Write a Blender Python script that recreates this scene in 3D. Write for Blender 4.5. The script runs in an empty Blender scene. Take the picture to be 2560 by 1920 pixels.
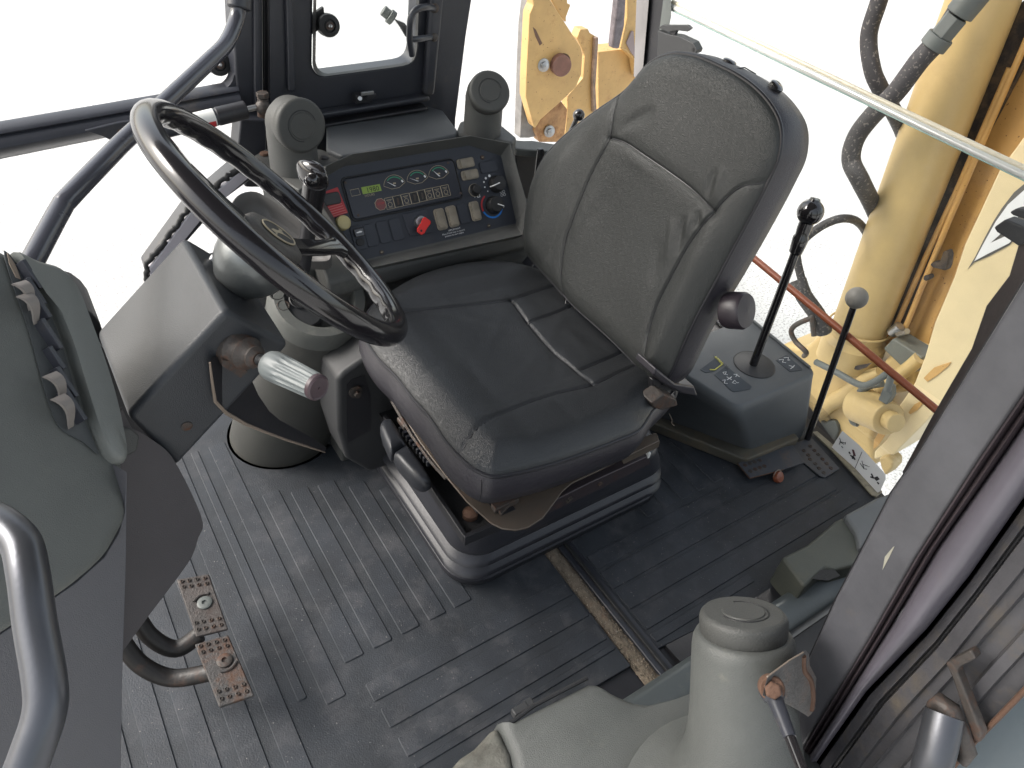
import bpy, bmesh, math, random
import numpy as np
from mathutils import Vector, Matrix
random.seed(4)
scn = bpy.context.scene
col = scn.collection
# ------------------------------------------------------------------ camera
FPX = 1836.0; CU, CV = 1280.0, 960.0; CAMZ = 1.30
_A = np.stack([np.array(v, float) / np.linalg.norm(v) for v in
               ((3325, -1197, FPX), (-1680, -1850, FPX), (270, -2066, -FPX))], 1)
_U, _s, _V = np.linalg.svd(_A)
RC = _U @ _V
CAM = np.array([0.0, 0.0, CAMZ])
cd = bpy.data.cameras.new('camera')
cam = bpy.data.objects.new('camera', cd); col.objects.link(cam)
cd.sensor_width = 36.0; cd.lens = FPX / 2560 * 36.0
cd.clip_start = 0.02; cd.clip_end = 2000
rt, up, bk = RC.T @ np.array([1, 0, 0]), RC.T @ np.array([0, -1, 0]), RC.T @ np.array([0, 0, -1])
M = Matrix.Identity(4)
for i in range(3):
    M[i][0], M[i][1], M[i][2], M[i][3] = rt[i], up[i], bk[i], CAM[i]
cam.matrix_world = M
scn.camera = cam
scn.cycles.max_bounces = 7; scn.cycles.diffuse_bounces = 3; scn.cycles.glossy_bounces = 3
# ------------------------------------------------------------------ light
SUN_EL, SUN_ROT = 40, -55
w = bpy.data.worlds.new('World'); scn.world = w; w.use_nodes = True
nt = w.node_tree; nt.nodes.clear()
out = nt.nodes.new('ShaderNodeOutputWorld'); bg = nt.nodes.new('ShaderNodeBackground')
sky = nt.nodes.new('ShaderNodeTexSky'); sky.sky_type = 'NISHITA'; sky.sun_disc = False
sky.sun_elevation = math.radians(SUN_EL); sky.sun_rotation = math.radians(SUN_ROT)
sky.air_density = 1.6; sky.dust_density = 4.0
hs = nt.nodes.new('ShaderNodeHueSaturation'); hs.inputs['Saturation'].default_value = 0.42
nt.links.new(sky.outputs[0], hs.inputs['Color']); nt.links.new(hs.outputs[0], bg.inputs[0])
bg.inputs[1].default_value = 0.12
nt.links.new(bg.outputs[0], out.inputs[0])
sl = bpy.data.lights.new('sun', 'SUN'); sl.energy = .9; sl.angle = math.radians(22); sl.color = (1, .97, .93)
so = bpy.data.objects.new('sun', sl); col.objects.link(so)
_az = math.radians(SUN_ROT); _el = math.radians(SUN_EL)
_sd = Vector((math.sin(_az) * math.cos(_el), math.cos(_az) * math.cos(_el), math.sin(_el)))
so.rotation_euler = _sd.to_track_quat('Z', 'Y').to_euler(); so.location = (0, 0, 20)
scn.view_settings.view_transform = 'Standard'; scn.view_settings.look = 'None'
scn.view_settings.exposure = 1.5; scn.view_settings.gamma = 1; scn.view_settings.use_curve_mapping = False

# ------------------------------------------------------------------ photo point -> place helpers
def ray(u, v):
    d = RC.T @ np.array([u - CU, v - CV, FPX]); return d / np.linalg.norm(d)
def PZ(u, v, z): d = ray(u, v); return CAM + d * (z - CAM[2]) / d[2]
def PY(u, v, y): d = ray(u, v); return CAM + d * y / d[1]
def PX(u, v, x): d = ray(u, v); return CAM + d * x / d[0]
def PP(u, v, p0, n):
    p0 = np.array(p0, float); n = np.array(n, float); d = ray(u, v)
    return CAM + d * (np.dot(p0 - CAM, n) / np.dot(d, n))
def PD(u, v, dist): return CAM + RC.T @ (np.array([u - CU, v - CV, FPX]) / FPX) * dist
def V(*a): return np.array(a, float)
def nrm(v): v = np.array(v, float); return v / np.linalg.norm(v)

# ------------------------------------------------------------------ materials
MATS = {}
def mat(name, color, rough=.5, metal=0, var=.15, vscale=6, bump=.1, bscale=300, dirt=None, dirt_amt=0, dscale=9,
        coat=0, spec=.5, btype='noise', speck=None, speck_amt=.0, speck_scale=120):
    if name in MATS: return MATS[name]
    m = bpy.data.materials.new(name); m.use_nodes = True; t = m.node_tree; t.nodes.clear()
    N = t.nodes.new; L = t.links.new
    o = N('ShaderNodeOutputMaterial'); b = N('ShaderNodeBsdfPrincipled'); L(b.outputs[0], o.inputs[0])
    tc = N('ShaderNodeTexCoord'); co = tc.outputs['Object']
    b.inputs['Metallic'].default_value = metal; b.inputs['Roughness'].default_value = rough
    b.inputs['Coat Weight'].default_value = coat; b.inputs['Coat Roughness'].default_value = .08
    b.inputs['Specular IOR Level'].default_value = spec
    n = N('ShaderNodeTexNoise'); n.inputs['Scale'].default_value = vscale; n.inputs['Detail'].default_value = 6
    n.inputs['Roughness'].default_value = .65; L(co, n.inputs['Vector'])
    r = N('ShaderNodeMapRange'); r.inputs[1].default_value = .3; r.inputs[2].default_value = .7
    r.inputs[3].default_value = 1 - var; r.inputs[4].default_value = 1 + var; L(n.outputs[0], r.inputs[0])
    mx = N('ShaderNodeVectorMath'); mx.operation = 'SCALE'; mx.inputs[0].default_value = color
    L(r.outputs[0], mx.inputs['Scale']); cur = mx.outputs[0]
    if dirt:
        n2 = N('ShaderNodeTexNoise'); n2.inputs['Scale'].default_value = dscale; n2.inputs['Detail'].default_value = 9
        n2.inputs['Roughness'].default_value = .75; L(co, n2.inputs['Vector'])
        r2 = N('ShaderNodeMapRange'); r2.inputs[1].default_value = .62 - dirt_amt * .35; r2.inputs[2].default_value = .78 - dirt_amt * .3
        r2.inputs[3].default_value = 0; r2.inputs[4].default_value = min(1, .35 + dirt_amt); L(n2.outputs[0], r2.inputs[0])
        mm = N('ShaderNodeMix'); mm.data_type = 'RGBA'; L(r2.outputs[0], mm.inputs[0]); L(cur, mm.inputs[6])
        mm.inputs[7].default_value = (*dirt, 1); cur = mm.outputs[2]
        rr = N('ShaderNodeMapRange'); rr.inputs[3].default_value = rough; rr.inputs[4].default_value = min(1, rough + .35)
        L(r2.outputs[0], rr.inputs[0]); L(rr.outputs[0], b.inputs['Roughness'])
    else:
        rr = N('ShaderNodeMapRange'); rr.inputs[1].default_value = .3; rr.inputs[2].default_value = .7
        rr.inputs[3].default_value = max(.03, rough * .82); rr.inputs[4].default_value = min(1, rough * 1.2)
        L(n.outputs[0], rr.inputs[0]); L(rr.outputs[0], b.inputs['Roughness'])
    if speck:
        n3 = N('ShaderNodeTexNoise'); n3.inputs['Scale'].default_value = speck_scale; n3.inputs['Detail'].default_value = 3
        L(co, n3.inputs['Vector'])
        r3 = N('ShaderNodeMapRange'); r3.inputs[1].default_value = .70 - speck_amt * .25; r3.inputs[2].default_value = .74 - speck_amt * .2
        L(n3.outputs[0], r3.inputs[0])
        m3 = N('ShaderNodeMix'); m3.data_type = 'RGBA'; L(r3.outputs[0], m3.inputs[0]); L(cur, m3.inputs[6])
        m3.inputs[7].default_value = (*speck, 1); cur = m3.outputs[2]
    L(cur, b.inputs['Base Color'])
    if bump:
        bn = N('ShaderNodeBump'); bn.inputs['Strength'].default_value = bump; bn.inputs['Distance'].default_value = .002
        if btype == 'leather':
            vo = N('ShaderNodeTexVoronoi'); vo.inputs['Scale'].default_value = bscale; vo.feature = 'DISTANCE_TO_EDGE'
            wn = N('ShaderNodeTexNoise'); wn.inputs['Scale'].default_value = bscale * .25; wn.inputs['Detail'].default_value = 3
            L(co, wn.inputs['Vector'])
            ad = N('ShaderNodeVectorMath'); ad.operation = 'MULTIPLY_ADD'; L(wn.outputs['Color'], ad.inputs[0])
            ad.inputs[1].default_value = (.008, .008, .008); L(co, ad.inputs[2]); L(ad.outputs[0], vo.inputs['Vector'])
            L(vo.outputs['Distance'], bn.inputs['Height'])
        else:
            bt = N('ShaderNodeTexNoise'); bt.inputs['Scale'].default_value = bscale; bt.inputs['Detail'].default_value = 4
            L(co, bt.inputs['Vector']); L(bt.outputs[0], bn.inputs['Height'])
        L(bn.outputs[0], b.inputs['Normal'])
    MATS[name] = m; return m
RUST = (.16, .062, .028)
DUST = (.20, .19, .165)
vinyl = mat('vinyl', (.0215, .0235, .0232), .44, var=.10, vscale=5, bump=.42, bscale=480, btype='leather')
vinyl_cush = mat('vinyl_cushion', (.0165, .0182, .0205), .34, var=.12, vscale=5, bump=.4, bscale=480, btype='leather')
vinyl_side = mat('vinyl_side', (.027, .025, .031), .38, var=.12, bump=.3, bscale=420, btype='leather')
piping_m = mat('piping_black', (.014, .014, .018), .35, bump=0)
grey = mat('grey_plastic', (.070, .071, .068), .55, var=.1, bump=.35, bscale=900, dirt=DUST, dirt_amt=.12, dscale=7)
grey_l = mat('grey_plastic_pale', (.092, .096, .090), .55, var=.1, bump=.35, bscale=900, dirt=(.24, .23, .19), dirt_amt=.18, dscale=7)
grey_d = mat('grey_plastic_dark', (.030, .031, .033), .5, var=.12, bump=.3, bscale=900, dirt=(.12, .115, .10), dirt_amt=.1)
panel_m = mat('panel_face', (.028, .032, .043), .55, var=.08, bump=.15, bscale=900, dirt=(.08, .08, .08), dirt_amt=.1)
cluster_m = mat('cluster_face', (.022, .024, .033), .32, var=.08, bump=.03, dirt=(.07, .065, .06), dirt_amt=.12, dscale=25)
frame_m = mat('frame_paint', (.030, .032, .040), .33, var=.2, bump=.12, bscale=120, dirt=(.10, .085, .06), dirt_amt=.16, dscale=10)
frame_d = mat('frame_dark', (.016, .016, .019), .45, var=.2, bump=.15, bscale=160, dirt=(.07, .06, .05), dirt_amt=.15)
pillar_m = mat('pillar_paint', (.078, .078, .086), .36, var=.25, vscale=9, bump=.15, bscale=130, dirt=(.15, .12, .09), dirt_amt=.08, dscale=14)
pillar_d = mat('pillar_dirty', (.058, .057, .062), .42, var=.25, vscale=9, bump=.3, bscale=130, dirt=(.12, .095, .06), dirt_amt=.26, dscale=13)
seal_m = mat('seal_rubber', (.042, .032, .037), .6, var=.2, bump=.3, bscale=220)
rubber = mat('black_rubber', (.014, .014, .015), .55, var=.2, bump=.3, bscale=260)
mat_rub = mat('mat_rubber', (.023, .027, .033), .6, var=.35, vscale=7, bump=.4, bscale=340, dirt=(.074, .074, .080), dirt_amt=.34, dscale=11, speck=(.16, .155, .15), speck_amt=.03, speck_scale=260)
mat_rib = mat('mat_rib_rubber', (.026, .030, .037), .56, var=.35, vscale=7, bump=.4, bscale=340, dirt=(.080, .080, .086), dirt_amt=.34, dscale=11, speck=(.17, .165, .155), speck_amt=.03, speck_scale=260)
gloss = mat('gloss_black', (.012, .011, .012), .14, var=.2, bump=.02, coat=.5)
wheel_m = mat('wheel_rim', (.010, .009, .011), .19, var=.2, bump=.03, bscale=60, coat=.3)
silver = mat('silver_hub', (.14, .148, .148), .32, metal=.6, var=.08, bump=.1, dirt=(.25, .24, .2), dirt_amt=.12)
steelm = mat('steel', (.42, .42, .42), .35, metal=1, var=.15, bump=.1)
chrome = mat('chrome_tube', (.085, .088, .098), .32, metal=.65, var=.15, bump=.05)
rusty = mat('rusty_steel', (.060, .052, .047), .55, metal=.3, var=.3, bump=.6, bscale=160, dirt=(.12, .05, .025), dirt_amt=.38, dscale=40)
rust_m = mat('rust', (.10, .052, .032), .8, var=.3, bump=.7, bscale=200, dirt=(.08, .045, .03), dirt_amt=.4, dscale=30)
tan = mat('tan_plate', (.105, .085, .068), .42, metal=.25, var=.15, bump=.2, bscale=90, dirt=(.15, .08, .05), dirt_amt=.2, dscale=9)
dirtm = mat('sandy_dirt', (.19, .155, .115), .95, var=.35, vscale=60, bump=1, bscale=380, dirt=(.17, .07, .035), dirt_amt=.25, dscale=18, speck=(.5, .45, .38), speck_amt=.2, speck_scale=300)
yellow = mat('yellow_paint', (.50, .365, .165), .42, var=.10, vscale=3, bump=.1, bscale=60, dirt=(.42, .29, .13), dirt_amt=.25, dscale=2)
yellow_r = mat('yellow_rusty', (.56, .36, .14), .45, var=.15, vscale=5, bump=.25, bscale=60, dirt=(.30, .14, .06), dirt_amt=.22, dscale=9, speck=(.14, .06, .03), speck_amt=.12, speck_scale=90)
yellow_sh = mat('yellow_shaded', (.54, .32, .11), .45, var=.12, bump=.15, bscale=60, dirt=(.22, .10, .05), dirt_amt=.16, dscale=7, speck=(.12, .05, .02), speck_amt=.06, speck_scale=110)  # orange tone is shade put into the yellow paint, plus rust flecks
cream = mat('cream_paint', (.70, .57, .34), .45, var=.06, vscale=3, bump=.1, bscale=60)
hosem = mat('hose_rubber', (.045, .042, .044), .6, var=.15, bump=.4, bscale=220, speck=(.17, .155, .14), speck_amt=.45, speck_scale=130)
hose_g = mat('hose_grey', (.10, .11, .105), .5, var=.15, bump=.2)
brownrod = mat('brown_rod', (.22, .062, .028), .4, var=.2, bump=.1)
white_m = mat('white_plate', (.62, .62, .60), .5, var=.06, bump=.03, dirt=(.42, .38, .28), dirt_amt=.14, dscale=25)
whiteink = mat('white_ink', (.75, .75, .75), .5, var=0, bump=0)
blackink = mat('black_ink', (.012, .012, .012), .5, var=0, bump=0)
beige = mat('beige_rocker', (.235, .205, .160), .5, var=.12, vscale=60, bump=.1, dirt=(.1, .09, .07), dirt_amt=.25, dscale=60)
creamk = mat('cream_knob', (.40, .34, .17), .45, var=.1, bump=.1)
redm = mat('red_plastic', (.62, .022, .018), .35, var=.05, bump=0)
redd = mat('red_decal', (.42, .030, .035), .45, var=.1, bump=0)
bluem = mat('blue_ink', (.015, .17, .55), .5, var=0, bump=0)
greenm = mat('green_ink', (.03, .22, .12), .5, var=0, bump=0)
lcd = mat('lcd_green', (.22, .32, .05), .3, var=.05, bump=0)
goldink = mat('gold_ink', (.34, .29, .20), .5, var=0, bump=0)
redink = mat('dim_red', (.16, .05, .05), .5, var=0, bump=0)
yellink = mat('yellow_ink', (.62, .58, .12), .5, var=0, bump=0)
balls = mat('grey_ball', (.19, .18, .16), .55, var=.1, bump=.2, bscale=400)
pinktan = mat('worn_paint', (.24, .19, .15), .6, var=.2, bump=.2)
outer_m = mat('outer_panel', (.155, .19, .21), .35, var=.06, bump=.05)
liner = mat('headliner', (.12, .12, .115), .9, var=.1, bump=.3)

# ------------------------------------------------------------------ object helpers
def tag(o, label=None, cat=None, group=None, kind=None):
    if label: o['label'] = label
    if cat: o['category'] = cat
    if group: o['group'] = group
    if kind: o['kind'] = kind
    return o
def thing(name, label, cat, base, group=None):
    o = bpy.data.objects.new(name, None); col.objects.link(o); o.location = tuple(float(x) for x in base)
    o.empty_display_size = .05
    return tag(o, label, cat, group)
def base_of(p):
    b = np.zeros(3)
    while p is not None: b += np.array(p.location); p = p.parent
    return b
def mk(name, geo, m, parent=None, smooth=True, bevel=0, seg=2, ang=38, sub=0, label=None, kind=None):
    vs, fs = geo
    b = base_of(parent)
    me = bpy.data.meshes.new(name)
    me.from_pydata([tuple(np.array(v, float) - b) for v in vs], [], [tuple(f) for f in fs])
    bm = bmesh.new(); bm.from_mesh(me)
    bmesh.ops.remove_doubles(bm, verts=bm.verts, dist=1e-6)
    bmesh.ops.recalc_face_normals(bm, faces=bm.faces)
    a = math.radians(ang)
    for f in bm.faces: f.smooth = smooth
    if smooth and not bevel:
        for e in bm.edges:
            if len(e.link_faces) == 2 and e.calc_face_angle(0) > a: e.smooth = False
    bm.to_mesh(me); bm.free()
    me.materials.append(m)
    o = bpy.data.objects.new(name, me); col.objects.link(o); o.parent = parent
    if bevel:
        md = o.modifiers.new('bevel', 'BEVEL'); md.width = bevel; md.segments = seg; md.limit_method = 'ANGLE'
        md.angle_limit = math.radians(30); md.harden_normals = True; md.use_clamp_overlap = True
    if sub:
        md = o.modifiers.new('sub', 'SUBSURF'); md.levels = sub; md.render_levels = sub
    if label: o['label'] = label
    if kind: o['kind'] = kind
    return o
def join(*geos):
    vs, fs = [], []
    for g in geos:
        n = len(vs); vs += [np.array(v, float) for v in g[0]]; fs += [tuple(i + n for i in f) for f in g[1]]
    return vs, fs
def prism(pts, vec):
    pts = [np.array(p, float) for p in pts]; vec = np.array(vec, float); n = len(pts)
    vs = pts + [p + vec for p in pts]
    fs = [tuple(range(n)), tuple(range(2 * n - 1, n - 1, -1))]
    fs += [(i, (i + 1) % n, (i + 1) % n + n, i + n) for i in range(n)]
    return vs, fs
def obox(o, a, b, c):
    o, a, b, c = [np.array(x, float) for x in (o, a, b, c)]
    return prism([o, o + a, o + a + b, o + b], c)
def cbox(cen, sx, sy, sz, ex=(1, 0, 0), ey=(0, 1, 0), ez=(0, 0, 1)):
    ex, ey, ez = nrm(ex) * sx, nrm(ey) * sy, nrm(ez) * sz
    return obox(np.array(cen, float) - (ex + ey + ez) / 2, ex, ey, ez)
def frame_of(axis):
    a = nrm(axis); h = V(0, 0, 1) if abs(a[2]) < .9 else V(1, 0, 0)
    e1 = nrm(np.cross(h, a)); e2 = np.cross(a, e1); return e1, e2, a
def lathe(o, axis, prof, seg=32, caps=True):
    e1, e2, a = frame_of(axis); o = np.array(o, float); vs, fs = [], []
    for r, h in prof:
        for k in range(seg):
            t = 2 * math.pi * k / seg
            vs.append(o + a * h + (e1 * math.cos(t) + e2 * math.sin(t)) * r)
    for i in range(len(prof) - 1):
        for k in range(seg):
            k2 = (k + 1) % seg
            fs.append((i * seg + k, i * seg + k2, (i + 1) * seg + k2, (i + 1) * seg + k))
    if caps:
        fs.append(tuple(range(seg))[::-1]); fs.append(tuple(range((len(prof) - 1) * seg, len(prof) * seg)))
    return vs, fs
def cyl(p, q, r, seg=20, r2=None):
    p, q = np.array(p, float), np.array(q, float); L = np.linalg.norm(q - p)
    return lathe(p, q - p, [(r, 0), (r if r2 is None else r2, L)], seg)
def catmull(P, n=8, closed=False):
    P = [np.array(p, float) for p in P]; out = []; N = len(P)
    rng = range(N if closed else N - 1)
    for i in rng:
        if closed: a, b, c, d = P[(i - 1) % N], P[i], P[(i + 1) % N], P[(i + 2) % N]
        else: a, b, c, d = P[max(i - 1, 0)], P[i], P[i + 1], P[min(i + 2, N - 1)]
        for k in range(n):
            t = k / n
            out.append(.5 * ((2 * b) + (c - a) * t + (2 * a - 5 * b + 4 * c - d) * t * t + (3 * b - a - 3 * c + d) * t ** 3))
    if not closed: out.append(P[-1])
    return out
def tube(path, r, seg=14, closed=False, caps=True, ry=None):
    P = [np.array(p, float) for p in path]; N = len(P); vs, fs = [], []
    rr = r if hasattr(r, '__len__') else [r] * N
    prev = None
    for i in range(N):
        if closed: t = nrm(P[(i + 1) % N] - P[i - 1])
        else: t = nrm(P[min(i + 1, N - 1)] - P[max(i - 1, 0)])
        if prev is None: e1, e2, _ = frame_of(t)
        else:
            e1 = nrm(prev - t * np.dot(prev, t)); e2 = np.cross(t, e1)
        prev = e1
        for k in range(seg):
            th = 2 * math.pi * k / seg
            vs.append(P[i] + (e1 * math.cos(th) + e2 * math.sin(th) * (ry or 1)) * rr[i])
    for i in range(N if closed else N - 1):
        j = (i + 1) % N
        for k in range(seg):
            k2 = (k + 1) % seg
            fs.append((i * seg + k, i * seg + k2, j * seg + k2, j * seg + k))
    if caps and not closed:
        fs.append(tuple(range(seg))[::-1]); fs.append(tuple(range((N - 1) * seg, N * seg)))
    return vs, fs
def loft(rings, cap0=True, cap1=True, closed=True):
    n = len(rings[0]); vs = [np.array(p, float) for r in rings for p in r]; fs = []
    for i in range(len(rings) - 1):
        for k in range(n if closed else n - 1):
            k2 = (k + 1) % n
            fs.append((i * n + k, i * n + k2, (i + 1) * n + k2, (i + 1) * n + k))
    if cap0: fs.append(tuple(range(n))[::-1])
    if cap1: fs.append(tuple(range((len(rings) - 1) * n, len(rings) * n)))
    return vs, fs
def sphere(c, r, seg=24, rings=14, axis=(0, 0, 1)):
    return lathe(c, axis, [(max(1e-4, r * math.sin(math.pi * i / rings)), -r * math.cos(math.pi * i / rings)) for i in range(rings + 1)], seg)
def rrect(x0, x1, y0, y1, r, n=6):
    pts = []
    for cx, cy, a0 in ((x1 - r, y1 - r, 0), (x0 + r, y1 - r, 90), (x0 + r, y0 + r, 180), (x1 - r, y0 + r, 270)):
        for k in range(n + 1):
            a = math.radians(a0 + 90 * k / n); pts.append((cx + r * math.cos(a), cy + r * math.sin(a)))
    return pts
def resample(P, n, closed=True):
    P = [np.array(p, float) for p in P]
    Q = P + [P[0]] if closed else P
    L = [0]
    for i in range(1, len(Q)): L.append(L[-1] + np.linalg.norm(Q[i] - Q[i - 1]))
    out = []; Q = np.array(Q)
    for k in range(n):
        t = L[-1] * k / (n if closed else n - 1)
        out.append(np.array([np.interp(t, L, Q[:, j]) for j in range(Q.shape[1])]))
    return out
def text(name, body, o, ex, ey, size, m, parent, lift=.0006, align='LEFT'):
    cu = bpy.data.curves.new(name, 'FONT'); cu.body = body; cu.size = size; cu.align_x = align
    cu.fill_mode = 'FRONT'; cu.resolution_u = 2
    ob = bpy.data.objects.new('tmp', cu); col.objects.link(ob)
    bpy.context.view_layer.update()
    me = bpy.data.meshes.new_from_object(ob.evaluated_get(bpy.context.evaluated_depsgraph_get()))
    vs = [np.array(v.co) for v in me.vertices]; fs = [tuple(p.vertices) for p in me.polygons]
    bpy.data.objects.remove(ob); bpy.data.meshes.remove(me)
    ex, ey = nrm(ex), nrm(ey); n = np.cross(ex, ey); o = np.array(o, float)
    return mk(name, ([o + ex * v[0] + ey * v[1] + n * lift for v in vs], fs), m, parent, smooth=False)
# ================================================================== setting
tag(mk('ground', ([V(-150, -150, -1.3), V(150, -150, -1.3), V(150, 150, -1.3), V(-150, 150, -1.3)], [(0, 1, 2, 3)]),
       mat('gravel', (.57, .56, .54), .95, var=.18, vscale=1.2, bump=1, bscale=60, speck=(.36, .35, .335), speck_amt=.7, speck_scale=70)), kind='structure')
# steel floor pan below the mat, rear edge and the door sill
fl = [V(-.9, .34, -.045), V(1.50, .34, -.045), V(1.56, .60, -.045), V(1.60, 1.0, -.045), V(1.60, 1.46, -.045), V(-.9, 1.46, -.045)]
tag(mk('floor', prism(fl, (0, 0, .036)), frame_d, bevel=.002), kind='structure')
roof = rrect(-.42, 1.62, .02, 1.52, .12)
tag(mk('roof', prism([V(x, y, 1.74) for x, y in roof], (0, 0, .07)), liner, bevel=.01), kind='structure')

# ------------------------------------------------------------------ rubber mat
mt = thing('rubber_floor_mat', 'dark blue grey ribbed rubber mat covering the cab floor under the seat', 'floor mat', (.6, .7, 0))
def g(x0, x1, y0, y1): return [V(x0, y0, -.009), V(x1, y0, -.009), V(x1, y1, -.009), V(x0, y1, -.009)]
XS0, XS1, YS = .672, .741, .70            # the slot cut through the mat
sheet = [V(-.8, .42, -.009), V(XS0, .385, -.009), V(XS0, YS, -.009), V(XS1, YS, -.009), V(XS1, .385, -.009), V(1.05, .36, -.009), V(1.465, .385, -.009),
         V(1.485, .43, -.009), V(1.505, .52, -.009), V(1.520, .615, -.009), V(1.53, .8, -.009), V(1.53, 1.40, -.009), V(-.8, 1.40, -.009)]
mk('sheet', prism(sheet, (0, 0, .009)), mat_rub, mt, bevel=.0015)
def rib(x0, x1, y0, y1, h=.0024, t=.002):
    a = rrect(x0, x1, y0, y1, .004, 2); b = rrect(x0 + t, x1 - t, y0 + t, y1 - t, .003, 2)
    mk('rib', loft([[V(x, y, -.001) for x, y in a], [V(x, y, h) for x, y in b]], cap0=False), mat_rib, mt, ang=25)
for x0, x1, y0, y1 in [(.210, .249, .655, 1.105), (.267, .307, .655, 1.085), (.325, .365, .655, 1.075), (.384, .423, .655, 1.04), (.440, .481, .655, 1.0),
                       (.152, .190, .60, 1.30), (.112, .130, .63, 1.30), (.056, .094, .46, 1.32), (-.004, .036, .46, 1.32),
                       (-.070, -.030, .46, 1.32), (-.130, -.090, .46, 1.32), (-.190, -.15, .46, 1.32),
                       (.935, .970, .640, 1.02), (.989, 1.025, .640, 1.04), (1.043, 1.080, .640, 1.04), (1.097, 1.134, .640, 1.04), (1.150, 1.185, .640, 1.02)]:
    rib(x0, x1, y0, y1)
for i, (a, b) in enumerate([(.563, .603), (.508, .549), (.450, .489), (.398, .438)]):
    rib(.225 + .004 * i, .668, max(a, .425 if i == 3 else a), b)
for (a, b, x1) in [(.585, .624, 1.19), (.531, .579, 1.402), (.477, .525, 1.412), (.425, .471, 1.426), (.380, .417, 1.03)]:
    rib(.746, x1, max(a, .395), b)
# ------------------------------------------------------------------ seat slot in the floor: rail and dirt
sr = thing('floor_rail', 'black metal rail beside a dirt filled channel running out from under the seat', 'rail', (.71, .52, 0))
pts = [(.708, .335), (.742, .335), (.742, .70), (.708, .70)]
mk('rail', prism([V(x, y, -.008) for x, y in pts], (0, 0, .010)), frame_m, sr, bevel=.003)
mk('rail_lip', prism([V(.721, .337, .0), V(.729, .337, .0), V(.729, .70, 0), V(.721, .70, 0)], (0, 0, .008)), rubber, sr, bevel=.002)
dv, df = [], []
nx, ny = 16, 120
rs = np.random.RandomState(3)
for j in range(ny):
    for i in range(nx):
        x = .673 + .036 * i / (nx - 1); y = .318 + .39 * j / (ny - 1)
        dv.append(V(x + rs.uniform(-.0006, .0006), y, -.0085 + .0045 * math.sin(math.pi * i / (nx - 1)) + rs.uniform(0, .003)))
for j in range(ny - 1):
    for i in range(nx - 1):
        q = j * nx + i; df.append((q, q + 1, q + nx + 1, q + nx))
mk('dirt', (dv, df), dirtm, sr, kind='stuff', ang=80)
gr = []
for k in range(420):
    x = rs.uniform(.674, .706); y = .32 + .37 * rs.beta(.8, 1.4); s = rs.uniform(.0008, .0024)
    c = V(x + (y < .36) * rs.uniform(0, .03), y, -.004 + s * .4)
    gr.append(lathe(c, rs.normal(size=3), [(.0001, -s), (s, -s * .2), (s * .8, s * .5), (.0001, s)], 5, caps=False))
mk('grit', join(*gr), dirtm, sr, kind='stuff')
# ------------------------------------------------------------------ door sill
ds = thing('door_sill', 'blue grey painted door sill strip along the near edge of the floor', 'sill', (.6, .33, 0))
sec = [(.335, -.06), (.335, .030), (.322, .040), (.290, .040), (.27, .030), (.262, -.25), (.30, -.25)]
mk('sill_strip', loft([[V(x, y, z) for y, z in sec] for x in (.30, 1.52)]), mat('sill_paint', (.085, .098, .100), .4, var=.12, bump=.15, bscale=150, dirt=(.2, .2, .17), dirt_amt=.15), ds, bevel=.006)
sec = [(.40, -.012), (.40, -.004), (.335, .004), (.335, -.012)]
mk('edge_flap', loft([[V(x, y, z) for y, z in sec] for x in (.76, 1.50)]), frame_d, ds, bevel=.001)

# ------------------------------------------------------------------ far side wall: door and window frames
YW = 1.45
def wall(pts, d=.05, y=YW): return prism([PY(u, v, y) for u, v in pts], (0, d, 0))
fp = thing('corner_post', 'left dark steel post of the far wall with a welded channel', 'post', PY(630, 330, YW))
mk('post', wall([(555, -1050), (655, -1050), (658, 170), (661, 470), (612, 470), (600, 300), (588, 190), (580, 0)]), frame_m, fp, bevel=.006)
mk('channel', wall([(655, -1050), (676, -1050), (678, 200), (682, 420), (661, 420), (658, 170)], .03, YW + .02), frame_d, fp, bevel=.003)
mk('post_edge', wall([(634, -700), (648, -700), (652, 330), (654, 430), (640, 430), (636, 200)], .012, YW - .010), frame_m, fp, bevel=.004)
ff = thing('window_frame', 'dark steel frame round the far window, rounded lower corners', 'window frame', PY(900, 280, YW))
inn = [(769, -900), (783, 0), (781, 156)] + [(781 + 26 * (1 - math.cos(t)), 156 + 34 * math.sin(t)) for t in np.linspace(.2, 1.4, 6)] + [(812, 191), (980, 169), (1005, 165)] \
    + [(1010 + 31 * math.sin(t), 127 + 36 * math.cos(t)) for t in np.linspace(.1, 1.45, 6)] + [(1043, 118), (1048, 0), (1080, -900)]
outl = [(1215, -900), (1180, 0), (1166, 90), (1140, 298), (1135, 420), (676, 420), (673, 0), (640, -900)]
mk('frame', wall(inn[::-1] + outl[::-1]), frame_m, ff, bevel=.004)
inn2 = [(u + (8 if u < 900 else -7 if u > 1020 else 0), v + (-7 if 160 < v else 0)) for u, v in inn]
mk('inner_lip', loft([[PY(u, v, YW - .008) for u, v in inn], [PY(u, v, YW + .012) for u, v in inn2]], closed=False, cap0=False, cap1=False), rubber, ff)
mk('stile', wall([(706, -800), (722, -800), (735, 0), (742, 230), (722, 232), (716, 0)], .014, YW - .014), frame_m, ff, bevel=.007)
mk('right_stile', wall([(1105, -900), (1140, -900), (1112, 0), (1088, 240), (1062, 242), (1078, 0)], .022, YW - .022), frame_m, ff, bevel=.008)
mk('bottom_rail', wall([(690, 300), (1075, 240), (1078, 254), (690, 316)], .025, YW - .025), frame_m, ff, bevel=.006)
mk('sill_ledge', wall([(690, 332), (1070, 268), (1072, 276), (690, 342)], .03, YW - .03), frame_d, ff, bevel=.004)
gl_m = bpy.data.materials.new('window_glass'); gl_m.use_nodes = True
t = gl_m.node_tree; t.nodes.clear(); N = t.nodes.new; L = t.links.new
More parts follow.
